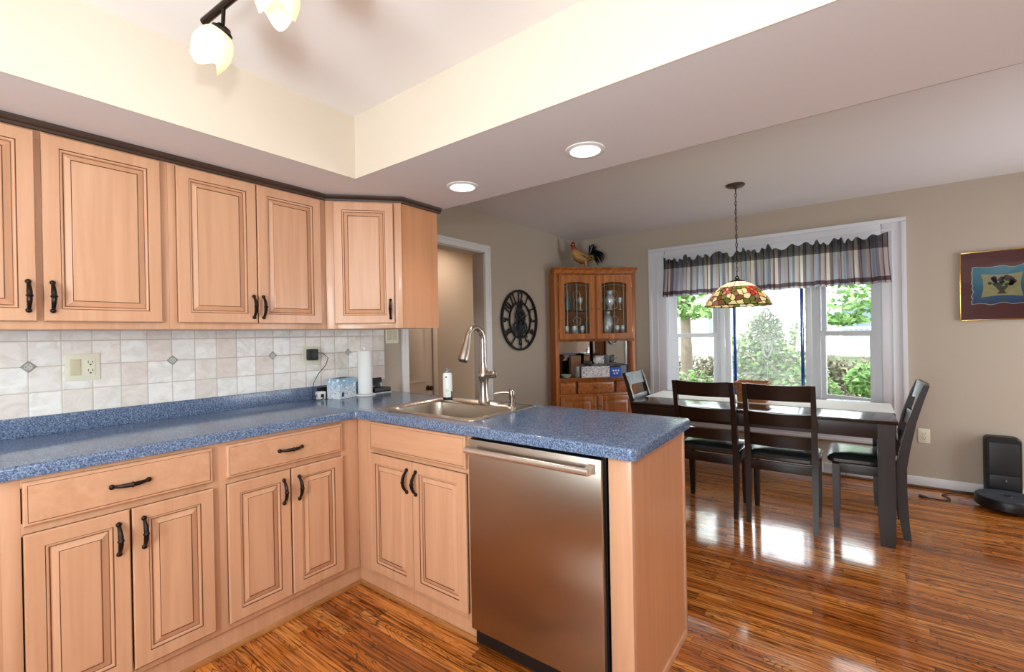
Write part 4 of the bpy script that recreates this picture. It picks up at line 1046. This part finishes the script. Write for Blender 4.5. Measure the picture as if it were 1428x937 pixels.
for (g, z) in ((-.002, 1.935), (.006, 1.94), (.012, 1.955), (.018, 1.972), (.034, 1.99), (.042, 1.995), (.042, 2.002)):
    pts = [(0-g*1.1, g), (WH+g*.9, g), (WH+g*.9, -.018)]+[(back[2][0], back[2][1]), (back[1][0], back[1][1]), (back[0][0]-g*.0, back[0][1])]
    lo.append([MH @ Vector((p[0], p[1], z)) for p in pts])
rings(bm, lo, smooth=False); mesh('crown', bm, 'oak_h', hu)
# glazed doors
def glazed(u0, u1, knob_u):
    z0, z1 = 1.226, 1.918; g0, g1 = u0+.058, u1-.058; gz0, gz1 = 1.285, 1.825; N = 14
    bm = new(); d = .0195
    arch = [(g0+(g1-g0)*i/N, gz1+.022*math.sin(PI*i/N)) for i in range(N+1)]
    box(bm, u0, g0, 0.0005, d, z0, z1, 0, MH); box(bm, g1, u1, .0005, d, z0, z1, 0, MH); box(bm, g0, g1, .0005, d, z0, gz0, 0, MH)
    for (a, b) in zip(arch, arch[1:]): 
        lo = [[MH @ Vector((p[0], n_, z_)) for n_, z_ in ((.0005, p[1]), (d, p[1]), (d, z1), (.0005, z1))] for p in (a, b)]; rings(bm, lo, True, True, smooth=False)
    door = mesh('glass_door', bm, 'oak', hu)
    bm = new(); tube(bm, [MH @ Vector((x_, d, z_)) for x_, z_ in [(g0, gz0), (g1, gz0)]+arch[::-1]], .003, 6, closed=True); mesh('door_bead', bm, 'oak_h', door)
    bm = new(); box(bm, g0, g1, .008, .010, gz0, gz1+.02, 0, MH); mesh('leaded_pane', bm, 'glass', door)
    bm = new(); LD = lambda pts, r=.0028: tube(bm, [MH @ Vector((p[0], .0125, p[1])) for p in pts], r, 6)
    w_ = g1-g0
    for f_ in (.12, .5, .88): LD([(g0+w_*f_, gz0), (g0+w_*f_, gz1+.01)])
    LD([(g0+.006, gz1-.03)]+[(g0+w_*i/8, gz1-.03+.026*math.sin(PI*i/8)) for i in range(1, 8)]+[(g1-.006, gz1-.03)])
    LD([(g0+w_*.12, gz0+.1), (g0+w_*.3, gz0+.16), (g0+w_*.5, gz0+.1), (g0+w_*.7, gz0+.16), (g0+w_*.88, gz0+.1)], .002)
    for cz in (1.42, 1.60, 1.70):
        tube(bm, [MH @ Vector((g0+w_*.5+.04*math.cos(a), .0125, cz+.05*math.sin(a))) for a in [2*PI*i/14 for i in range(14)]], .0022, 6, closed=True)
    mesh('lead_lines', bm, 'lead', door)
    bm = new(); tube(bm, [MH @ Vector((knob_u, d, 1.55)), MH @ Vector((knob_u, d+.012, 1.55)), MH @ Vector((knob_u, d+.02, 1.55)), MH @ Vector((knob_u, d+.026, 1.55))], [.006, .006, .013, .006], 12); mesh('knob', bm, 'oak_h', door)
    for hz_ in (1.32, 1.82):
        bm = new(); hu_ = u0-.006 if knob_u > (u0+u1)/2 else u1+.006; box(bm, hu_-.005, hu_+.005, 0, .006, hz_-.025, hz_+.025, .001, MH); mesh('hinge', bm, 'brass', door)
glazed(.030, .424, .392); glazed(.450, .849, .482)
# drawer front (one drawer, three panels) and lower doors
def opanel(u0, u1, z0, z1, name, parent):
    bm = new(); lo = [[MH @ Vector(p) for p in ((u0+i, d, z0+i), (u1-i, d, z0+i), (u1-i, d, z1-i), (u0+i, d, z1-i))] for i, d in ((0, .0005), (0, .012), (.004, .016), (.012, .010), (.03, .016), (.032, .016))]
    rings(bm, lo, smooth=False); return mesh(name, bm, 'oak_h', parent)
for a, b in ((.026, .205), (.225, .638), (.66, .853)): 
    dd = opanel(a, b, .635, .762, 'drawer', hu)
    if a == .225:
        bm = new(); tube(bm, [MH @ Vector((.43, n_, .70)) for n_ in (.014, .026, .034, .04)], [.006, .006, .013, .005], 12); mesh('knob', bm, 'brass', dd)
def odoor(u0, u1, ku):
    z0, z1 = .095, .602; bm = new()
    for (a, b, c, d) in ((u0, u0+.05, z0, z1), (u1-.05, u1, z0, z1), (u0+.05, u1-.05, z0, z0+.05), (u0+.05, u1-.05, z1-.05, z1)): box(bm, a, b, .0005, .018, c, d, .002, MH)
    dr = mesh('lower_door', bm, 'oak', hu)
    bm = new(); lo = [[MH @ Vector(p) for p in ((u0+.05+i, d, z0+.05+i), (u1-.05-i, d, z0+.05+i), (u1-.05-i, d, z1-.05-i), (u0+.05+i, d, z1-.05-i))] for i, d in ((0, .003), (.03, .014), (.032, .014))]
    rings(bm, lo, smooth=False); mesh('door_panel', bm, 'oak', dr)
    bm = new(); tube(bm, [MH @ Vector((ku, n_, .50)) for n_ in (.016, .028, .036, .042)], [.006, .006, .013, .005], 12); mesh('knob', bm, 'brass', dr)
odoor(.028, .424, .40); odoor(.448, .85, .472)
# contents of the hutch
def hthing(name, u, n_, z, label, cat, group=None): return thing(name, MH @ Vector((u, n_, z)), label, cat, group)
bm = new(); slab2 = [(.03, -.03), (WH-.03, -.03), (WH-.06, -.10), (.43, -.36), (.06, -.12)]; prism(bm, slab2, 1.535, 1.541, MH); mesh('glass_shelf', bm, glass_mat('shelf glass', (.8, .9, .88, 1)), hu)
crys = NT('cut crystal'); crys.P(Base_Color=(.9, .93, .92, 1), Roughness=.08, Metallic=.55); crys.bump(crys.noise(crys.co(), 160, 1), .8, .004); crys = crys.m
def vase(u, n_, z, prof, mat, name, label, cat, group=None):
    t = hthing(name, u, n_, z, label, cat, group); p = MH @ Vector((u, n_, z))
    bm = new(); lathe(bm, prof, 16, p); me = mesh('body', bm, mat, t); return t
gob = [(0, 0), (.026, .001), (.026, .005), (.005, .012), (.004, .06), (.02, .075), (.030, .10), (.028, .14)]
for (u, n_, z, l) in ((.52, -.08, 1.2305, 'crystal goblet low in the right glass door, leftmost'), (.585, -.06, 1.2305, 'crystal goblet low in the right glass door, second from left'), (.72, -.09, 1.2305, 'crystal goblet low in the right glass door, second from right'), (.78, -.07, 1.2305, 'crystal goblet low in the right glass door, rightmost'),
                  (.53, -.10, 1.5415, 'crystal goblet on the upper shelf left of the cut crystal vase'), (.76, -.09, 1.5415, 'crystal goblet at right end of the upper shelf'), (.30, -.09, 1.5415, 'crystal goblet on the upper shelf in the left glass door'),
                  (.13, -.07, 1.2305, 'crystal goblet low in the left glass door, leftmost'), (.22, -.07, 1.2305, 'crystal goblet low in the left glass door, middle'), (.31, -.07, 1.2305, 'crystal goblet low in the left glass door, rightmost')):
    vase(u, n_, z, gob, crys, 'crystal_goblet', l, 'glass', 'crystal goblets in the oak cabinet')
vase(.65, -.18, 1.2305, [(0, 0), (.05, .002), (.05, .01), (.02, .03), (.045, .1), (.06, .16), (.05, .22), (.025, .27), (.03, .30)], crys, 'crystal_decanter', 'tall cut crystal decanter behind the right glass door', 'decanter')
vase(.65, -.12, 1.5415, [(0, 0), (.04, .002), (.02, .03), (.05, .09), (.055, .13), (.03, .18), (.042, .22)], crys, 'crystal_vase', 'cut crystal vase on the shelf behind the right glass door', 'vase')
vase(.15, -.09, 1.5415, [(0, 0), (.028, .002), (.034, .03), (.038, .09), (.026, .14), (.014, .17), (.018, .20)], pm('teal glaze', (40, 120, 138), .2), 'teal_vase', 'teal blue vase behind the left glass door', 'vase')
t = hthing('flower_arrangement', .27, -.2, 1.2305, 'orange and rust dried flowers behind the left glass door', 'flowers')
V, Fc, C = leafy(420, [((.0, 0, .20), (.085, .07, .09))], .016, [(190, 96, 40), (206, 130, 70), (150, 60, 34), (120, 84, 40)], 21); base_ = MH @ Vector((.27, -.2, 1.2305)); V = [v+base_ for v in V]; colored('blooms', V, Fc, C, leaf, t, False)
bm = new(); lathe(bm, [(0, 0), (.035, .001), (.045, .05), (.03, .10), (.035, .12)], 16, base_); mesh('pot', bm, crys, t)
def hbox(name, u0, u1, n0, n1, z0, z1, mat, label, cat, bev=.003, part='carton'):
    t = hthing(name, (u0+u1)/2, (n0+n1)/2, z0, label, cat); bm = new(); box(bm, u0, u1, n0, n1, z0, z1, bev, MH); mesh(part, bm, mat, t); return t
pb = NT('black on white scribble print'); v1 = pb.n('ShaderNodeTexVoronoi', feature='DISTANCE_TO_EDGE'); pb.L(pb.vscale(pb.co(), (1, 1, 1)), v1.inputs[0]); v1.inputs['Scale'].default_value = 62
pb.P(Base_Color=pb.mix(pb.math('MULTIPLY', pb.math('LESS_THAN', v1.outputs['Distance'], .06), pb.math('GREATER_THAN', pb.noise(pb.co(), 45, 1), .47)), lin((232, 230, 232)), lin((70, 68, 74))), Roughness=.6)
t = hthing('fabric_bin', .437, -.06, .8035, 'white patterned fabric bin on the oak cabinet ledge', 'storage bin')
bm = new(); R_ = lambda h, z, i=0: [MH @ Vector(p) for p in ((.277+i, -.018-i, z), (.597-i, -.018-i, z), (.572-i, -.175+i, z+h), (.302+i, -.175+i, z+h))]
rings(bm, [R_(0, .8035), R_(.02, .925)], True, False, smooth=False); rings(bm, [R_(.02, .925), R_(.02, .925, .006), R_(0, .815, .006)], False, True, mi=1, smooth=False)
mesh('bin_body', bm, [pb.m, pm('grey lining', (140, 138, 142), .8)], t)
hbox('black_pouch', .325, .42, -.14, -.07, .93, .985, 'black', 'black zip pouch lying on top of the patterned bin', 'pouch', .015, 'pouch_body')
sphere_t = hthing('crumpled_tissue', .475, -.1, .965, 'crumpled white tissue sticking out of the patterned bin', 'tissue')
bm = new(); bb = bmesh.new(); bmesh.ops.create_icosphere(bb, subdivisions=3, radius=.04); rnd = random.Random(3)
for v in bb.verts: v.co *= (.7+.55*rnd.random())
merge(bm, bb, MH @ Matrix.Translation((.485, -.11, .985))); mesh('wad', bm, 'paper', sphere_t)
hbox('small_tissue_carton', 0.50, .60, -.27, -.20, .8035, 1.03, pb.m, 'white patterned tissue carton standing behind the bin', 'tissue box')
hbox('grey_storage_tub', .733, .80, -.09, -.04, .8035, .925, pm('blue grey plastic', (120, 128, 140), .5), 'blue-grey lidded tub at right end of the ledge', 'tub')
hbox('brown_paper_bag', .21, .33, -.30, -.2, .8035, 1.04, pm('kraft', (150, 110, 82), .8, var=.2, scale=20), 'crumpled kraft bag behind the patterned bin', 'bag', .01)
t = hbox('blue_mask_box', .603, .725, -.05, -.014, .8035, .908, pm('bright blue', (26, 84, 190), .5), 'small bright blue box with white dots beside the bin', 'box')
bm = new()
for (u_, z_) in ((.635, .872), (.665, .872), (.695, .872), (.648, .842), (.680, .842)):
    b = bmesh.new(); bmesh.ops.create_circle(b, cap_ends=True, segments=12, radius=.010); merge(bm, b, MH @ Matrix.Translation((u_, -.0132, z_)) @ Matrix.Rotation(PI/2, 4, 'X'))
mesh('dot_print', bm, 'white', t)
t = hthing('metal_canister', .235, -.05, .8035, 'grey metal canister left of the patterned bin', 'canister'); bm = new(); lathe(bm, [(0, 0), (.028, 0), (.03, .004), (.03, .11), (.032, .112), (.032, .125), (0, .128)], 20, MH @ Vector((.235, -.05, .8035))); mesh('body', bm, pm('grey tin', (150, 154, 150), .35, .6), t)
t = hthing('glass_dish', .12, -.07, .8035, 'frosted glass dish at left end of the ledge', 'dish'); bm = new(); lathe(bm, [(0, 0), (.03, 0), (.05, .02), (.062, .035), (.058, .036), (.045, .022), (0, .008)], 20, MH @ Vector((.12, -.075, .8035))); mesh('body', bm, pm('frosted glass', (176, 190, 180), .2), t)

# ------------------------------------------------------------------ rooster
rz = 2.0025; MR = MH @ Matrix.Translation((.36, -.16, rz)) @ Matrix.Rotation(PI, 4, 'Z')    # local +x = towards the left of the picture
t = thing('rooster_figurine', MR.translation, 'painted rooster figurine standing on top of the oak cabinet', 'figurine')
def loft(bm, spine):
    lo = []
    for i, (x, z, rx, ry) in enumerate(spine):
        a = Vector(spine[min(i+1, len(spine)-1)][:2])-Vector(spine[max(i-1, 0)][:2]); a.normalize(); nx, nz = -a.y, a.x
        lo.append([MR @ Vector((x+nx*rx*math.cos(q), ry*math.sin(q), z+nz*rx*math.cos(q))) for q in [2*PI*k/18 for k in range(18)]])
    rings(bm, lo)
body = NT('rooster plumage'); x, y, z = body.sep(body.co()); nzz = body.noise(body.co(), 90, 3)
zc_ = body.math('ADD', z, body.math('MULTIPLY', nzz, .03))
body.P(Base_Color=body.ramp(body.mapr(zc_, .03, .34, 0, 1), [(.0, lin((60, 44, 28))), (.28, lin((150, 108, 54))), (.58, lin((188, 142, 78))), (.72, lin((150, 66, 38))), (.82, lin((128, 34, 28)))]), Roughness=.45)
bm = new(); loft(bm, [(-.085, .145, .01, .01), (-.07, .14, .03, .028), (-.035, .125, .05, .045), (.01, .125, .064, .055), (.055, .15, .064, .055), (.085, .185, .05, .044), (.10, .22, .036, .034), (.108, .25, .027, .026), (.112, .272, .025, .023), (.116, .29, .02, .018), (.118, .30, .006, .006)])
mesh('body', bm, body.m, t)
red = pm('rooster red', (150, 30, 28), .4)
bm = new(); comb = [(.085, .290), (.09, .315), (.098, .302), (.106, .325), (.114, .306), (.122, .322), (.128, .302), (.134, .308), (.130, .285), (.11, .28)]
prism(bm, comb, -.005, .005, MR @ Matrix(((1, 0, 0, 0), (0, 0, 1, 0), (0, 1, 0, 0), (0, 0, 0, 1))), bev=.002); mesh('comb', bm, red, t)
bm = new(); sphere(bm, MR @ Vector((.126, .006, .245)), .011, 1, .6, 1.7); sphere(bm, MR @ Vector((.126, -.006, .245)), .011, 1, .6, 1.7); mesh('wattle', bm, red, t)
bm = new(); tube(bm, [MR @ Vector(p) for p in ((.128, 0, .272), (.145, 0, .27), (.155, 0, .262))], [.009, .006, .0012], 10); mesh('beak', bm, pm('horn', (80, 66, 44), .4), t)
for s in (-1, 1):
    bm = new(); sphere(bm, MR @ Vector((.118, s*.0225, .278)), .0045); mesh('eye', bm, 'white', t)
bm = new()
for s in (-1, 1):
    for j in range(5):
        x0_ = .04-.018*j; z0_ = .155-.009*j; tube(bm, [MR @ Vector(p) for p in ((x0_, s*.059, z0_), (x0_-.045, s*(.060), z0_-.012), (x0_-.085, s*.045, z0_-.016+.004*j))], [.007, .012, .002], 8, flat=.5)
wing = NT('wing feathers'); wing.P(Base_Color=wing.ramp(wing.noise(wing.co(), 55, 2), [(.4, lin((120, 44, 26))), (.5, lin((170, 150, 70))), (.62, lin((40, 44, 34)))]), Roughness=.5); mesh('wing', bm, wing.m, t)
bm = new(); rnd = random.Random(9)
for j in range(17):
    a = math.radians(-12+j*5.6); L_ = .115+.045*math.sin(j/18*PI)+.02*rnd.random(); yo = rnd.uniform(-.03, .03)
    st_ = Vector((-.075, yo*.4, .145+.02*j/15)); pts = [MR @ (st_+Vector((-L_*f*math.cos(a-.5*f*(1 if j < 9 else -.2)), yo*f, L_*f*math.sin(a+.3-.9*f*f*(.6 if j > 10 else 1))))) for f in (0, .3, .6, .85, 1.0)]
    tube(bm, pts, [.012, .022, .024, .018, .004], 8, flat=.35)
tail = pm('black tail feathers', (14, 18, 20), .3); mesh('tail', bm, tail, t)
bm = new(); tube(bm, [MR @ Vector(p) for p in ((-.07, .03, .15), (-.10, .035, .145), (-.125, .03, .12))], [.01, .016, .004], 8); tube(bm, [MR @ Vector(p) for p in ((-.07, -.03, .155), (-.10, -.035, .15), (-.12, -.03, .125))], [.01, .016, .004], 8); mesh('saddle_feathers', bm, wing.m, t)
for s in (-1, 1):
    bm = new(); X_ = .0+s*.012
    tube(bm, [MR @ Vector(p) for p in ((X_-.01, s*.022, .09), (X_-.018, s*.022, .05), (X_-.004, s*.022, .008))], [.016, .008, .005], 10)
    for (dx, dy) in ((.035, .0), (.026, .018), (.026, -.018), (-.02, 0)): tube(bm, [MR @ Vector(p) for p in ((X_-.004, s*.022, .008), (X_+dx*.6, s*.022+dy*.6, .007), (X_+dx, s*.022+dy, .002))], [.005, .0045, .002], 6)
    mesh('leg', bm, pm('rooster leg', (196, 150, 88), .5), t)

# ------------------------------------------------------------------ clock
cy_, cz_, R_ = 2.295, 1.432, .305
ck = thing('wall_clock', (0.0, cy_, cz_), 'large black iron skeleton wall clock with gears on the greige wall', 'clock')
MK = Matrix(((0, 0, 1, .016), (1, 0, 0, cy_), (0, 1, 0, cz_), (0, 0, 0, 1)))      # local x->y, y->z, z->x
def flat_ring(bm, r0, r1, z0, z1, n=48, c=(0, 0), teeth=0):
    b = bmesh.new()
    rr_ = lambda k: r1*(1+(.10 if teeth and (k % 4) < 2 else 0))
    if teeth: n = teeth*4
    def L(r, z, t_=False): return [Vector((c[0]+(rr_(k) if t_ else r)*math.cos(2*PI*k/n), c[1]+(rr_(k) if t_ else r)*math.sin(2*PI*k/n), z)) for k in range(n)]
    rings(b, [L(r0, z0), L(r1, z0, True), L(r1, z1, True), L(r0, z1), L(r0, z0)], False, False, smooth=False); merge(bm, b, MK)
bm = new(); flat_ring(bm, R_*.935, R_, -.008, .012, 64); mesh('outer_ring', bm, 'iron', ck)
bm = new(); flat_ring(bm, R_*.56, R_*.61, -.004, .010, 56); mesh('inner_ring', bm, 'iron', ck)
for k, s_ in enumerate(['12', '1', '2', '3', '4', '5', '6', '7', '8', '9', '10', '11']):
    a = k*PI/6; ce = (R_*.772*math.sin(a), R_*.772*math.cos(a)); X = MK @ Matrix.Translation((ce[0], ce[1], .003)) @ Matrix.Rotation(-a, 4, 'Z') @ Matrix.Diagonal((.95, 1.55, 1, 1))
    bm = new(); text_mesh(bm, s_, .105, X, .004, off=.0022); mesh('numeral', bm, 'iron', ck)
gm = pm('gunmetal gears', (52, 56, 62), .4, .7)
for (c, r, tn) in (((0, .035), .085, 16), ((-.06, -.075), .06, 12), ((.06, -.075), .06, 12), ((0, -.03), .05, 10)):
    bm = new(); flat_ring(bm, r*.62, r, .0+.004*(tn % 3), .006+.004*(tn % 3), c=c, teeth=tn); flat_ring(bm, .004, r*.25, 0, .008, 16, c)
    for k in range(5):
        b = bmesh.new(); box(b, -r*.07, r*.07, 0, r*.66, .001, .006); merge(bm, b, MK @ Matrix.Translation((c[0], c[1], 0)) @ Matrix.Rotation(k*2*PI/5, 4, 'Z'))
    mesh('gear', bm, gm, ck)
bm = new()
for s in (-1, 1):
    flat_ring(bm, .016, .028, 0, .008, 24, (0, s*.142)); 
    b = bmesh.new(); box(b, -.045, -.033, min(s*.05, s*.165), max(s*.05, s*.165), -.002, .004); box(b, .033, .045, min(s*.05, s*.165), max(s*.05, s*.165), -.002, .004); merge(bm, b, MK)
    b = bmesh.new(); prism(b, [(-.035, s*.165), (.035, s*.165), (.02, s*.05), (.012, s*.05), (.0, s*.11), (-.012, s*.05), (-.02, s*.05)], -.003, .003); merge(bm, b, MK)
mesh('bridge', bm, 'iron', ck)
bm = new()
for a, L_, w_ in ((math.radians(-62), .13, .006), (math.radians(38), .19, .005)):
    b = bmesh.new(); prism(b, [(-w_, -.03), (w_, -.03), (w_*1.4, L_*.7), (0, L_), (-w_*1.4, L_*.7)], .014, .016); merge(bm, b, MK @ Matrix.Rotation(a, 4, 'Z'))
mesh('hands', bm, 'iron', ck)

# ------------------------------------------------------------------ picture
FX0, FX1, FZ0, FZ1 = 3.352, 3.80, 1.328, 1.848
pt = thing('framed_picture', ((FX0+FX1)/2, YW, FZ0), 'gold-framed red picture with torn blue paper and flower print, cut by the right edge', 'picture')
MPc = F((0, YW, 0), (1, 0, 0), (0, -1, 0))
bm = new(); rframe(bm, MPc, FX0, FX1, FZ0, FZ1, .008, .0, .02, .002); mesh('frame', bm, pm('polished gold', (206, 166, 96), .22, 1.), pt)
bm = new(); box(bm, FX0+.006, FX1-.006, .004, .010, FZ0+.006, FZ1-.006, 0, MPc); mesh('mat_board', bm, pm('dark red mat', (112, 22, 30), .4), pt)
MX = MPc @ Matrix(((1, 0, 0, 0), (0, 0, 1, 0), (0, 1, 0, 0), (0, 0, 0, 1)))
pcx, pcz = (FX0+FX1)/2, 1.588; rnd = random.Random(4)
def torn(hx, hz, j, n=14):
    P_ = []
    for (a, b) in (((-1, -1), (1, -1)), ((1, -1), (1, 1)), ((1, 1), (-1, 1)), ((-1, 1), (-1, -1))):
        for k in range(n):
            f = k/n; x_ = a[0]+(b[0]-a[0])*f; z_ = a[1]+(b[1]-a[1])*f; P_.append((pcx+x_*hx+j*rnd.uniform(-1, 1), pcz+z_*hz+j*math.sin(k*1.1)+j*.5*rnd.uniform(-1, 1)))
    return P_
tp = torn(.152, .135, .006)
bm = new(); prism(bm, [(pcx+(p[0]-pcx)*1.03, pcz+(p[1]-pcz)*1.03) for p in tp], .010, .0112, MX); mesh('torn_edge', bm, 'paper', pt)
bt_ = NT('blue brushed paper'); x, y, z = bt_.sep(bt_.co()); bt_.P(Base_Color=bt_.mix(bt_.mapr(bt_.math('ADD', z, bt_.math('MULTIPLY', bt_.noise(bt_.co(), 18, 3), .1)), .16, .40, 0, 1), lin((34, 62, 130)), lin((66, 160, 190))), Roughness=.4)
bm = new(); prism(bm, tp, .0112, .0122, MX); mesh('blue_paper', bm, bt_.m, pt)
pil = []
for (a, b) in (((-1, -1), (1, -1)), ((1, -1), (1, 1)), ((1, 1), (-1, 1)), ((-1, 1), (-1, -1))):
    for k in range(8): 
        f = k/8; s_ = .012*math.sin(PI*f); x_ = a[0]+(b[0]-a[0])*f; z_ = a[1]+(b[1]-a[1])*f
        pil.append((pcx+x_*.108-(s_*x_ if a[0] == b[0] else 0), pcz+z_*.088-(s_*z_ if a[1] == b[1] else 0)))
bm = new(); prism(bm, pil, .0122, .013, MX); mesh('cream_print', bm, pm('cream print', (206, 196, 140), .5, var=.12, scale=30), pt)
bm = new(); rnd = random.Random(8); prism(bm, [(pcx-.028, pcz-.065), (pcx+.028, pcz-.065), (pcx+.012, pcz-.045), (pcx+.035, pcz-.01), (pcx-.035, pcz-.01), (pcx-.012, pcz-.045)], .013, .0136, MX)
mesh('painted_vase', bm, pm('dark paint', (84, 76, 60), .5), pt)
for col, nm, sd in (((78, 96, 60), 'painted_leaves', 1), ((104, 84, 100), 'painted_blooms', 2)):
    bm = new(); rnd = random.Random(sd)
    for _ in range(16):
        a = rnd.uniform(0, 2*PI); q = rnd.random()**.5; b = bmesh.new(); bmesh.ops.create_circle(b, cap_ends=True, segments=9, radius=rnd.uniform(.009, .016))
        merge(bm, b, MX @ Matrix.Translation((pcx+.066*q*math.cos(a), pcz+.025+.036*q*math.sin(a), .0137+.0003*sd)))
    mesh(nm, bm, pm(nm, col, .6), pt)
bm = new(); box(bm, FX0+.006, FX1-.006, .0165, .018, FZ0+.006, FZ1-.006, 0, MPc); mesh('glazing', bm, 'glass', pt)

# ------------------------------------------------------------------ robot vacuum and dock
t = thing('vacuum_dock', (3.56, 3.38, 0), 'black upright robot vacuum charging tower against the window wall', 'vacuum dock')
bm = new(); pl = rrect(3.462, 3.648, .02, .472, .03, 0, 5)
def face_xz(pl, y): return [Vector((p.x, y, p.y)) for p in pl]
rings(bm, [face_xz(pl, 3.452), face_xz(pl, 3.375), face_xz([Vector((3.555+(p.x-3.555)*.93, .25+(p.y-.25)*.95, 0)) for p in pl], 3.365)]); mesh('tower', bm, 'black', t)
dk2 = pm('charcoal plastic', (34, 34, 37), .45)
bm = new(); box(bm, 3.478, 3.632, 3.358, 3.368, .20, .43, .004); mesh('front_panel', bm, dk2, t)
bm = new(); box(bm, 3.478, 3.632, 3.357, 3.369, .10, .195, .004); q = mesh('lower_panel', bm, dk2, t)
bm = new(); tube(bm, [(3.563, 3.3565, .150), (3.563, 3.3565, .168)], .004, 8); mesh('status_mark', bm, pm('grey mark', (120, 120, 124), .4), q)
bm = new(); box(bm, 3.45, 3.68, 3.18, 3.452, .0, .018, .005); mesh('ramp', bm, 'black', t)
rx_, ry_ = 3.54, 3.180
dock = t
t = thing('robot_vacuum', (rx_, ry_, .019), 'round dark grey robot vacuum parked in front of its dock', 'robot vacuum')
bm = new(); lathe(bm, [(0, .0), (.155, .0), (.17, .01), (.172, .03), (.170, .062), (.164, .072), (0, .072)], 56, (rx_, ry_, .019)); mesh('bumper_body', bm, 'black', t)
bm = new(); lathe(bm, [(0, .0725), (.158, .0725), (.156, .076), (.12, .078), (.118, .077), (0, .0775)], 56, (rx_, ry_, .019)); tp_ = mesh('top_cover', bm, pm('slate plastic', (58, 62, 70), .4), t)
bm = new(); lathe(bm, [(0, .0778), (.022, .0778), (.02, .081), (0, .0815)], 24, (rx_, ry_, .019)); mesh('button', bm, 'black', tp_)
bm = new(); tube(bm, [(3.46, 3.42, .03), (3.40, 3.43, .02), (3.32, 3.41, .012), (3.25, 3.36, .006), (3.215, 3.30, .0055), (3.25, 3.24, .0055), (3.245, 3.19, .0055), (3.19, 3.165, .0055), (3.12, 3.17, .0055)], .0045, 8)
tube(bm, [(3.125, 3.17, .0065), (3.085, 3.178, .010), (3.07, 3.18, .010)], [.005, .011, .011], 10); mesh('power_cord', bm, 'black', dock)
# floor register in the baseboard
t = thing('baseboard_vent', (2.535, YW, 0), 'white slotted vent grille low on the wall under the window', 'vent')
bm = new(); rframe(bm, F((2.45, YW, .0), (1, 0, 0), (0, -1, 0)), 0, .17, .004, .105, .012, 0, .022, .002); mesh('vent_frame', bm, 'trim', t)
for k in range(9):
    bm = new(); box(bm, 2.46, 2.61, YW-.018, YW-.006, .018+k*.0088, .0225+k*.0088); mesh('louver', bm, 'trim', t)
